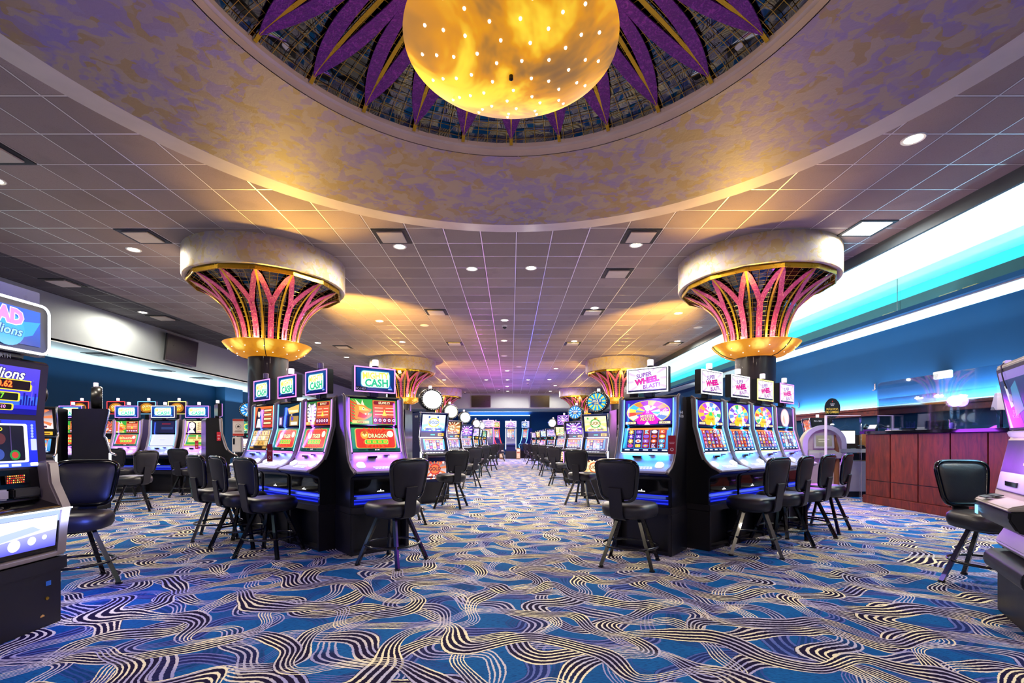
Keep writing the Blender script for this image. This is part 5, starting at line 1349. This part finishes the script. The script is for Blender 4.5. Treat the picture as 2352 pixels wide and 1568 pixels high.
part('lower_bezel', 'black_plastic', t, MB().prism([(-.02, .86), (.042, 1.20), (.06, 1.20), (.01, .86)], -.30, .30))
def rlo():
    a = Art(.56, .20).rect(0,0,1,1,'#b888f0','#e0c0ff').rrect(.12,.06,.88,.95,.02,'#3a2060').rrect(.14,.10,.86,.91,.015,'#ffffff')
    for i in range(3):
        x = .18+.23*i; a.rect(x,.16,x+.18,.86,'#f6ecff').text(['BAR','7','BAR'][i],x+.09,.5,.26,'#c83a6a',.15).rect(x,.2,x+.18,.28,'#e8a0d0').rect(x,.72,x+.18,.8,'#d0a0e8')
    return a
art_part('lower_screen', 'screen_hot', t, 'r_l', rlo, (0, .0095, 1.0), tilt_of(.0035, 1.0, .038, 1.19))
part('note_panel', 'silver', t, MB().prism([(-.024, .865), (-.004, .985), (.02, .985), (.0, .865)], -.28, .28), bevel=.004)
part('note_slot', 'black_gloss', t, MB().box(-.10, .10, -.026, -.01, .90, .93))
part('cable', 'black_matte', t, MB().tube([(-.20, .0, 1.735), (-.19, -.022, 1.71), (-.18, -.02, 1.65), (-.175, -.012, 1.60), (-.15, -.004, 1.55)], .004, 6))
part('clip', 'white_plastic', t, MB().box(-.23, -.18, -.005, .03, 1.72, 1.745), bevel=.004)
light('AREA', (0, -.16, 1.1), 4, (.72, .45, 1), parent=t, shape='RECTANGLE', size=.5, size_y=.2, rot=(R(85), 0, 0))
stool(3.97, 3.98, R(178), 'black stool facing the camera at right, in front of the wooden counter', 'foreground stools', .55)

# ------------------------------------------------------------------ cashier counter
CX, CY0, CY1 = 6.88, 3.6, 9.30
t = thing('cashier_counter', 'long cherry wood cashier counter with black granite top at right', 'counter', (CX, 0, 0))
part('body', 'black_matte', t, MB().box(.02, .75, CY0, CY1-.01, .0, 1.32))
part('baseboard', 'cherry', t, MB().box(-.05, .76, CY0, CY1+.04, .0, .15), bevel=.01)
y = CY1; w = .595
while y > CY0+.3:
    part('upper_panel', 'cherry', t, MB().box(.0, .022, y-w+.012, y-.006, .445, 1.31), bevel=.003)
    part('lower_panel', 'cherry', t, MB().box(.0, .022, y-w+.012, y-.006, .155, .432), bevel=.003)
    y -= w
part('end_panel', 'cherry', t, MB().box(.0, .75, CY1-.01, CY1+.012, .15, 1.315), bevel=.003)
part('countertop', 'granite', t, MB().box(-.06, .80, CY0, CY1+.10, 1.325, 1.375), bevel=.008)
TZ = 1.375
t = thing('acrylic_shield', 'tall clear acrylic shield with rounded corner standing along the wooden counter', 'acrylic screen', (7.18, 8.23, TZ))
pts = [(-2.2, .06), (1.18, .06), (1.18, .86), (1.16, .92), (1.10, .945), (-2.2, .945)]
part('pane', 'acrylic', t, MB().prism(pts, -.004, .004), smooth=0)
for yy in (-1.6, .0, 1.0): part('foot', 'acrylic', t, MB().box(-.06, .06, yy-.02, yy+.02, 0, .08))
t = thing('acrylic_shield', 'low clear acrylic pane at the far end of the wooden counter', 'acrylic screen', (7.085, 8.2, TZ))
part('pane', 'acrylic', t, MB().box(-.004, .004, -1.2, 1.05, .0, .62), smooth=0)
for i, (px, d) in enumerate(((2030, 'nearest the telephone'), (2196, 'beside the small vase'), (2272, 'beside the lamp'))):
    Y = min(9.1, FPX*7.38/(px-VPX))
    tag(part('acrylic_divider', 'acrylic', None, MB().add([], []).plate([(-.16, 0), (.16, 0), (.16, .20), (.06, .34), (-.06, .34), (-.16, .20)], -.004, .004), loc=(7.38, Y, TZ), smooth=0), 'small clear clipped-corner divider on the counter '+d, 'acrylic screen', 'small acrylic dividers')
# things on the counter
def onc(px, X): return FPX*X/(px-VPX)
t = thing('telephone', 'black desk telephone with a white card at the far end of the counter', 'telephone', (6.97, onc(1999, 6.97), TZ), R(-50))
part('base', 'black_plastic', t, MB().prism([(-.1, 0), (.1, 0), (.1, .10), (-.1, .03)], -.10, .10), bevel=.008)
part('handset', 'black_plastic', t, MB().tube([(-.075, .08, .12), (-.085, .05, .13), (-.085, -.03, .09), (-.075, -.07, .06)], .022, 10), smooth=70)
part('card', 'white_plastic', t, MB().prism([(-.06, .05), (.08, .125), (.08, .128), (-.06, .053)], -.03, .09))
t = thing('loudspeaker', 'black box loudspeaker with one round driver on the counter', 'loudspeaker', (7.44, onc(2150, 7.44), TZ), -R(60))
part('cabinet', 'black_plastic', t, MB().box(-.13, .13, -.1, .1, 0, .17), bevel=.01)
part('driver', 'black_gloss', t, MB().lathe([(.06, .0), (.058, .012), (.045, .006), (.0, -.004)], 28), loc=(.02, -.1, .085), rot=(PI/2, 0, 0))
part('badge', 'red_sign', t, MB().box(-.012, .012, -.103, -.1, .02, .032))
t = thing('table_lamp', 'table lamp with pinkish white shade on the counter near the right edge', 'lamp', (7.60, onc(2300, 7.60), TZ))
part('base', 'black_gloss', t, MB().lathe([(.0, .0), (.07, .0), (.07, .015), (.02, .03), (.015, .30), (.0, .30)], 24))
pbr('shade', hx('#f0d8dc'), .7, emit=hx('#f0d0dc'), es=.25)
part('lamp_shade', 'shade', t, MB().lathe([(.12, .30), (.075, .56)], 32))
t = thing('glass_vase', 'small purple-filled glass vase on the counter beside the loudspeaker', 'vase', (7.0, onc(2186, 7.0), TZ))
part('body', 'acrylic', t, MB().lathe([(.0, .0), (.03, .0), (.04, .06), (.035, .13), (.045, .16)], 20))
pbr('purple_leaf', hx('#5a4ac8'), .4)
part('filler', 'purple_leaf', t, MB().lathe([(.0, .01), (.026, .012), (.034, .06), (.028, .10), (.0, .11)], 14))
t = thing('paper_holder', 'white slanted paper holder on the counter left of the loudspeaker', 'paper holder', (7.30, onc(2118, 7.30), TZ), -R(60))
part('back', 'white_plastic', t, MB().prism([(.0, .0), (.05, .30), (.06, .30), (.02, .0)], -.08, .08)); part('tray', 'white_plastic', t, MB().box(-.08, .08, -.05, .02, 0, .03))
t = thing('flower_box', 'small dark planter of tiny flowers on the counter behind the shield', 'planter', (7.3, onc(2090, 7.3), TZ), R(90))
part('box', 'black_plastic', t, MB().box(-.14, .14, -.04, .04, 0, .05), bevel=.004)
q = random.Random(3); mb = MB(); m2 = MB()
for i in range(14):
    x, yv, z = q.uniform(-.13, .13), q.uniform(-.03, .03), q.uniform(.09, .17); mb.tube([(x*.9, yv, .05), (x, yv, z)], .003, 4)
    for k in range(5):
        a = 2*PI*k/5; m2.add([(x, yv, z), (x+.018*math.cos(a), yv+.01*math.sin(a), z+.008), (x+.018*math.cos(a+.8), yv+.01*math.sin(a+.8), z+.012)], [(0, 1, 2)])
part('stems', 'purple_leaf', t, mb); part('blossoms', 'purple_leaf', t, m2)
tag(part('leaflet', 'white_plastic', None, MB().box(-.1, .1, -.07, .07, 0, .012), loc=(6.98, onc(2052, 6.98), TZ+.001), bevel=.003), 'flat pale leaflet lying on the counter near the telephone', 'leaflet')
t = thing('emergency_light', 'white emergency light box on the blue wall above the counter', 'emergency light', (XRW, FPX*XRW/(2170-VPX), 2.64), -PI/2)
part('box', 'white_plastic', t, MB().box(-.20, .20, -.09, 0, -.08, .08), bevel=.01)
pbr('lit_lens', (1, .97, .85), .4, emit=(1, .97, .85), es=.8)
part('lens', 'lit_lens', t, MB().box(-.18, .18, -.1, -.09, -.06, .06), bevel=.004)
for px, py, d in ((2011, 888, 'beside the acrylic shield corner'), (1836, 930, 'behind the wheel machines')):
    Y = FPX*XRW/(px-VPX); z = EYE-(py-VPY)/FPX*Y
    tag(part('wall_bracket', 'chrome', None, MB().box(-.06, 0, -.03, .03, -.10, -.08).box(-.02, 0, -.02, .02, -.1, .08), loc=(XRW, Y, z)), 'small metal bracket on the blue wall '+d, 'bracket', 'brackets on the blue wall')
# ------------------------------------------------------------------ change machine, desk
t = thing('change_machine', 'pale arched change machine kiosk with slanted screen beside the desk', 'kiosk', (6.72, 10.3, 0), R(-22))
arch = [(.40*math.cos(PI*i/24), 1.13+.40*math.sin(PI*i/24)) for i in range(25)]
arch = [(.40, .0)]+arch+[(-.40, .0)]
part('housing', 'kiosk_beige', t, MB().plate([(x*.96, z*.985) for x, z in arch], .06, .55), smooth=40)
arin = [(.31*math.cos(PI*i/24), 1.13+.31*math.sin(PI*i/24)) for i in range(25)]
mb = MB()
o_, i_ = arch, [(.31, .0)]+arin+[(-.31, .0)]
vs = [(x, -.04, z) for x, z in o_]+[(x, -.04, z) for x, z in i_]+[(x, .10, z) for x, z in o_]+[(x, .10, z) for x, z in i_]
n = len(o_); fs = []
for k in range(n-1):
    fs += [(k, k+1, n+k+1, n+k), (2*n+k+1, 2*n+k, 3*n+k, 3*n+k+1), (k+1, k, 2*n+k, 2*n+k+1), (n+k, n+k+1, 3*n+k+1, 3*n+k)]
part('arch_rim', 'silver', t, mb.add(vs, fs), smooth=40)
part('screen_frame', 'kiosk_grey', t, MB().prism([(.02, 1.02), (.0, 1.03), (.06, 1.36), (.09, 1.36)], -.19, .19), bevel=.01)
art_part('screen', 'screen_dim', t, 'kiosk_s', lambda: Art(.29, .24).rect(0,0,1,1,'#8a8478','#a09888').rect(.15,.6,.85,.7,'#c8c0b0').rect(.15,.4,.6,.48,'#c8c0b0'), (0, .004, 1.07), tilt_of(.004, 1.07, .045, 1.31))
part('shelf', 'kiosk_grey', t, MB().prism([(.06, 1.0), (-.10, .93), (-.10, .82), (.06, .80)], -.30, .30), bevel=.01)
for i in range(2): part('coin_slot', 'led_deep', t, MB().box(-.02, .02, -.108, -.1, .85, .90), key='coin', loc=(.02+.09*i, 0, 0))
part('camera_spot', 'black_gloss', t, MB().box(-.02, .02, .05, .06, 1.43, 1.49))
t = thing('change_sign', 'round black MAQUINA DE CAMBIO sign on a stem above the change machine', 'sign', (6.86, 10.25, 1.53), R(-10))
part('stem', 'acrylic', t, MB().box(-.015, .015, -.004, .004, .0, .16)); part('lamp', 'lamp_white', t, MB().lathe([(.0, .03), (.03, .02), (.035, 0)], 14))
part('plate', 'black_plastic', t, MB().plate([(.155*math.cos(2*PI*i/40), .355+.215*math.sin(2*PI*i/40)) for i in range(40)], -.006, .006))
art_part('lettering', 'print', t, 'sign_l', lambda: Art(.30, .42).text('MÁQUINA', .5, .47, .12, '#e8c84a', .86, 0, .02).text('DE CAMBIO', .5, .31, .12, '#e8c84a', .86, 0, .02).text('CASINO', .5, .72, .05, '#d8d8d8', .3).text('REAL', .5, .65, .05, '#d8d8d8', .2).poly([(.46,.82),(.54,.82),(.5,.9)],'#d83a2a'), (0, -.0075, .145))
t = thing('acrylic_shield', 'clear acrylic panel with a pale left post in front of the change machine', 'acrylic screen', (6.75, 9.75, 0), R(-5))
part('pane', 'acrylic', t, MB().box(-.33, .33, -.004, .004, .95, 1.70), smooth=0); part('post', 'white_plastic', t, MB().box(-.355, -.32, -.015, .015, 0, 1.71)); part('top_rail', 'white_plastic', t, MB().box(-.355, .33, -.012, .012, 1.695, 1.71)); part('side_post', 'acrylic', t, MB().box(.315, .345, -.015, .015, 0, 1.70))
t = thing('cashier_desk', 'wooden desk with grey front cabinet and slanted sides between change machine and counter', 'desk', (7.35, 10.15, 0), 0)
for x in (-.42, .42): part('side_panel', 'oak_dark', t, MB().prism([(.0, .0), (.0, 1.0), (.12, 1.32), (.45, 1.34), (.6, 1.3), (.6, .0)], x-.012, x+.012))
part('worktop', 'kiosk_grey', t, MB().box(-.41, .46, -.04, .58, .94, 1.02), bevel=.004)
part('drawer_front', 'black_plastic', t, MB().box(-.40, .40, .02, .05, .78, .93)); part('cabinet', 'kiosk_grey', t, MB().box(-.22, .44, -.02, .55, .12, .76), bevel=.006); part('plinth', 'black_matte', t, MB().box(-.2, .42, .02, .5, 0, .12)); part('back_panel', 'black_matte', t, MB().box(-.41, .41, .55, .58, 1.0, 1.32))
part('handle', 'black_matte', t, MB().box(.25, .38, -.03, -.02, .66, .70)); part('door_panel', 'ring_lip', t, MB().box(-.40, -.25, .0, .02, .0, .74))
t = thing('computer_monitor', 'monitor with glaring white screen on the desk', 'monitor', (7.17, 10.3, 1.02), R(-8))
part('bezel', 'black_plastic', t, MB().box(-.21, .21, .0, .03, .10, .40), bevel=.006); part('stand', 'black_plastic', t, MB().box(-.03, .03, .02, .05, 0, .15).box(-.09, .09, -.04, .08, 0, .012)); art_part('screen', 'screen_hot', t, 'mon', lambda: Art(.385, .27).rect(0,0,1,1,'#ffffff','#fffdf2'), (0, -.002, .115))
t = thing('desk_telephone', 'dark telephone lying before the monitor on the desk', 'telephone', (7.45, 10.22, 1.02)); part('base', 'black_plastic', t, MB().box(-.08, .08, -.06, .06, 0, .04), bevel=.01); part('handset', 'black_plastic', t, MB().tube([(-.07, 0, .055), (-.02, .0, .065), (.07, 0, .055)], .018, 8))
tag(part('note_paper', 'print', None, lambda: Art(.12, .05).rect(0,0,1,1,'#e8a8b8').mesh('note_paper'), loc=(7.57, 10.15, 1.06), rot=(-.3, 0, 0)), 'pink paper note leaning at the right of the desk', 'paper')

# ------------------------------------------------------------------ sanitizer stand
t = thing('sanitizer_stand', 'white hand sanitizer dispenser on a stand under a red and white notice', 'sanitizer stand', (-5.37, 9.45, 0), R(10))
part('pole', 'black_matte', t, MB().tube([(0, .03, 0), (0, .03, 1.5)], .02, 10)); part('foot', 'black_matte', t, MB().box(-.18, .18, -.15, .21, 0, .02), bevel=.005)
part('dispenser', 'white_plastic', t, MB().box(-.085, .085, -.09, .02, .97, 1.27), bevel=.012); part('window', 'black_gloss', t, MB().box(-.065, -.035, -.0925, -.09, 1.12, 1.24))
art_part('notice', 'print', t, 'san_n', lambda: Art(.20, .33).rect(0,0,1,1,'#f0e4dc').rect(0,.88,1,1,'#b83028').rect(0,0,1,.13,'#b83028').rect(.05,.8,.95,.86,'#e0c8c0').disc(.5,.55,.26,'#30282a').disc(.5,.55,.235,'#f0e4dc').poly([(.35,.5),(.65,.5),(.6,.6),(.45,.62)],'#30282a').rect(.15,.22,.85,.25,'#806058').rect(.2,.28,.8,.31,'#806058'), (0, -.012, 1.29))
part('notice_board', 'white_plastic', t, MB().box(-.102, .102, -.011, .0, 1.288, 1.622))

# ------------------------------------------------------------------ light of the place, with added lamps
W = bpy.data.worlds.new('world'); S.world = W; W.use_nodes = True
W.node_tree.nodes['Background'].inputs[0].default_value = (.05, .06, .09, 1); W.node_tree.nodes['Background'].inputs[1].default_value = .3
def strip(loc, power, col, sx, sy, rot):
    return light('AREA', loc, power, col, shape='RECTANGLE', size=sx, size_y=sy, rot=rot)
strip((6.66, 17, 4.58), 800, (.66, .96, 1), .08, 36, (PI, R(30), 0))
strip((6.66, 3, 4.57), 420, (.10, .48, 1), .08, 7, (PI, R(30), 0))
strip((XG+.30, 15, 4.48), 170, (.34, .9, 1), .1, 38, (PI, R(25), 0))
strip((XG-.08, 13, 4.09), 420, (1, .97, .74), .04, 34, (PI, R(-30), 0))  # added strip lamp on the sill, brightens the ceiling and the ring's rim
strip((XRW-.09, 13.0, 2.09), 900, (.36, .74, 1), .05, 8.5, (PI, R(30), 0))
strip((XRW-.30, 12, 3.5), 60, (.9, 1, .95), .3, 24, (PI, 0, 0))
strip((-12.4, 14, 2.95), 520, (.70, .93, 1), .5, 36, (PI, R(0), 0))
strip((-1.0, YBW-.15, 3.38), 60, (.5, .6, 1), 5, .05, (PI-.3, 0, 0))
strip((-1.0, YBW-.6, 1.2), 40, (.1, .45, 1), 5, .4, (R(-100), 0, 0))
# added coloured point lamps: glow of machine signs, tint on ring and counter
for x, y, z, p, c in ((-1.6, 25.0, 2.35, 260, (.75, .1, .9)), (-.9, 31, 2.75, 150, (.8, .1, .9)), (1.5, 26.5, 2.35, 300, (.08, .1, 1)), (.9, 31, 2.75, 150, (.1, .15, 1)), (-1.5, 13.2, 2.3, 25, (.6, .25, 1)), (1.7, 13.5, 2.3, 30, (.5, .25, 1)),
                   (-2.7, 2.9, 2.35, 30, (.35, .25, 1)), (3.1, 2.8, 2.1, 22, (.42, .25, 1)), (.3, .2, 2.0, 12, (.35, .25, 1)), (-8.2, 10.6, 2.3, 20, (.35, .3, 1)), (5.4, 8.5, 1.15, 75, (.42, .06, 1))):
    light('POINT', (x, y, z), p, c, shadow_soft_size=.35 if x == 5.4 else .15)
# warm ceiling washes behind the camera and unseen parts of the hall
for x, y in ((-5, -3), (0, -4), (5, -3), (-8.5, 5), (8, 4), (3.8, 1.0), (-3.8, 1.0), (-8, 19), (-8, 27)):
    light('SPOT', (x, y, CEIL-.08), 400, (1, .85, .66), spot_size=R(174), spot_blend=.7, shadow_soft_size=.08)
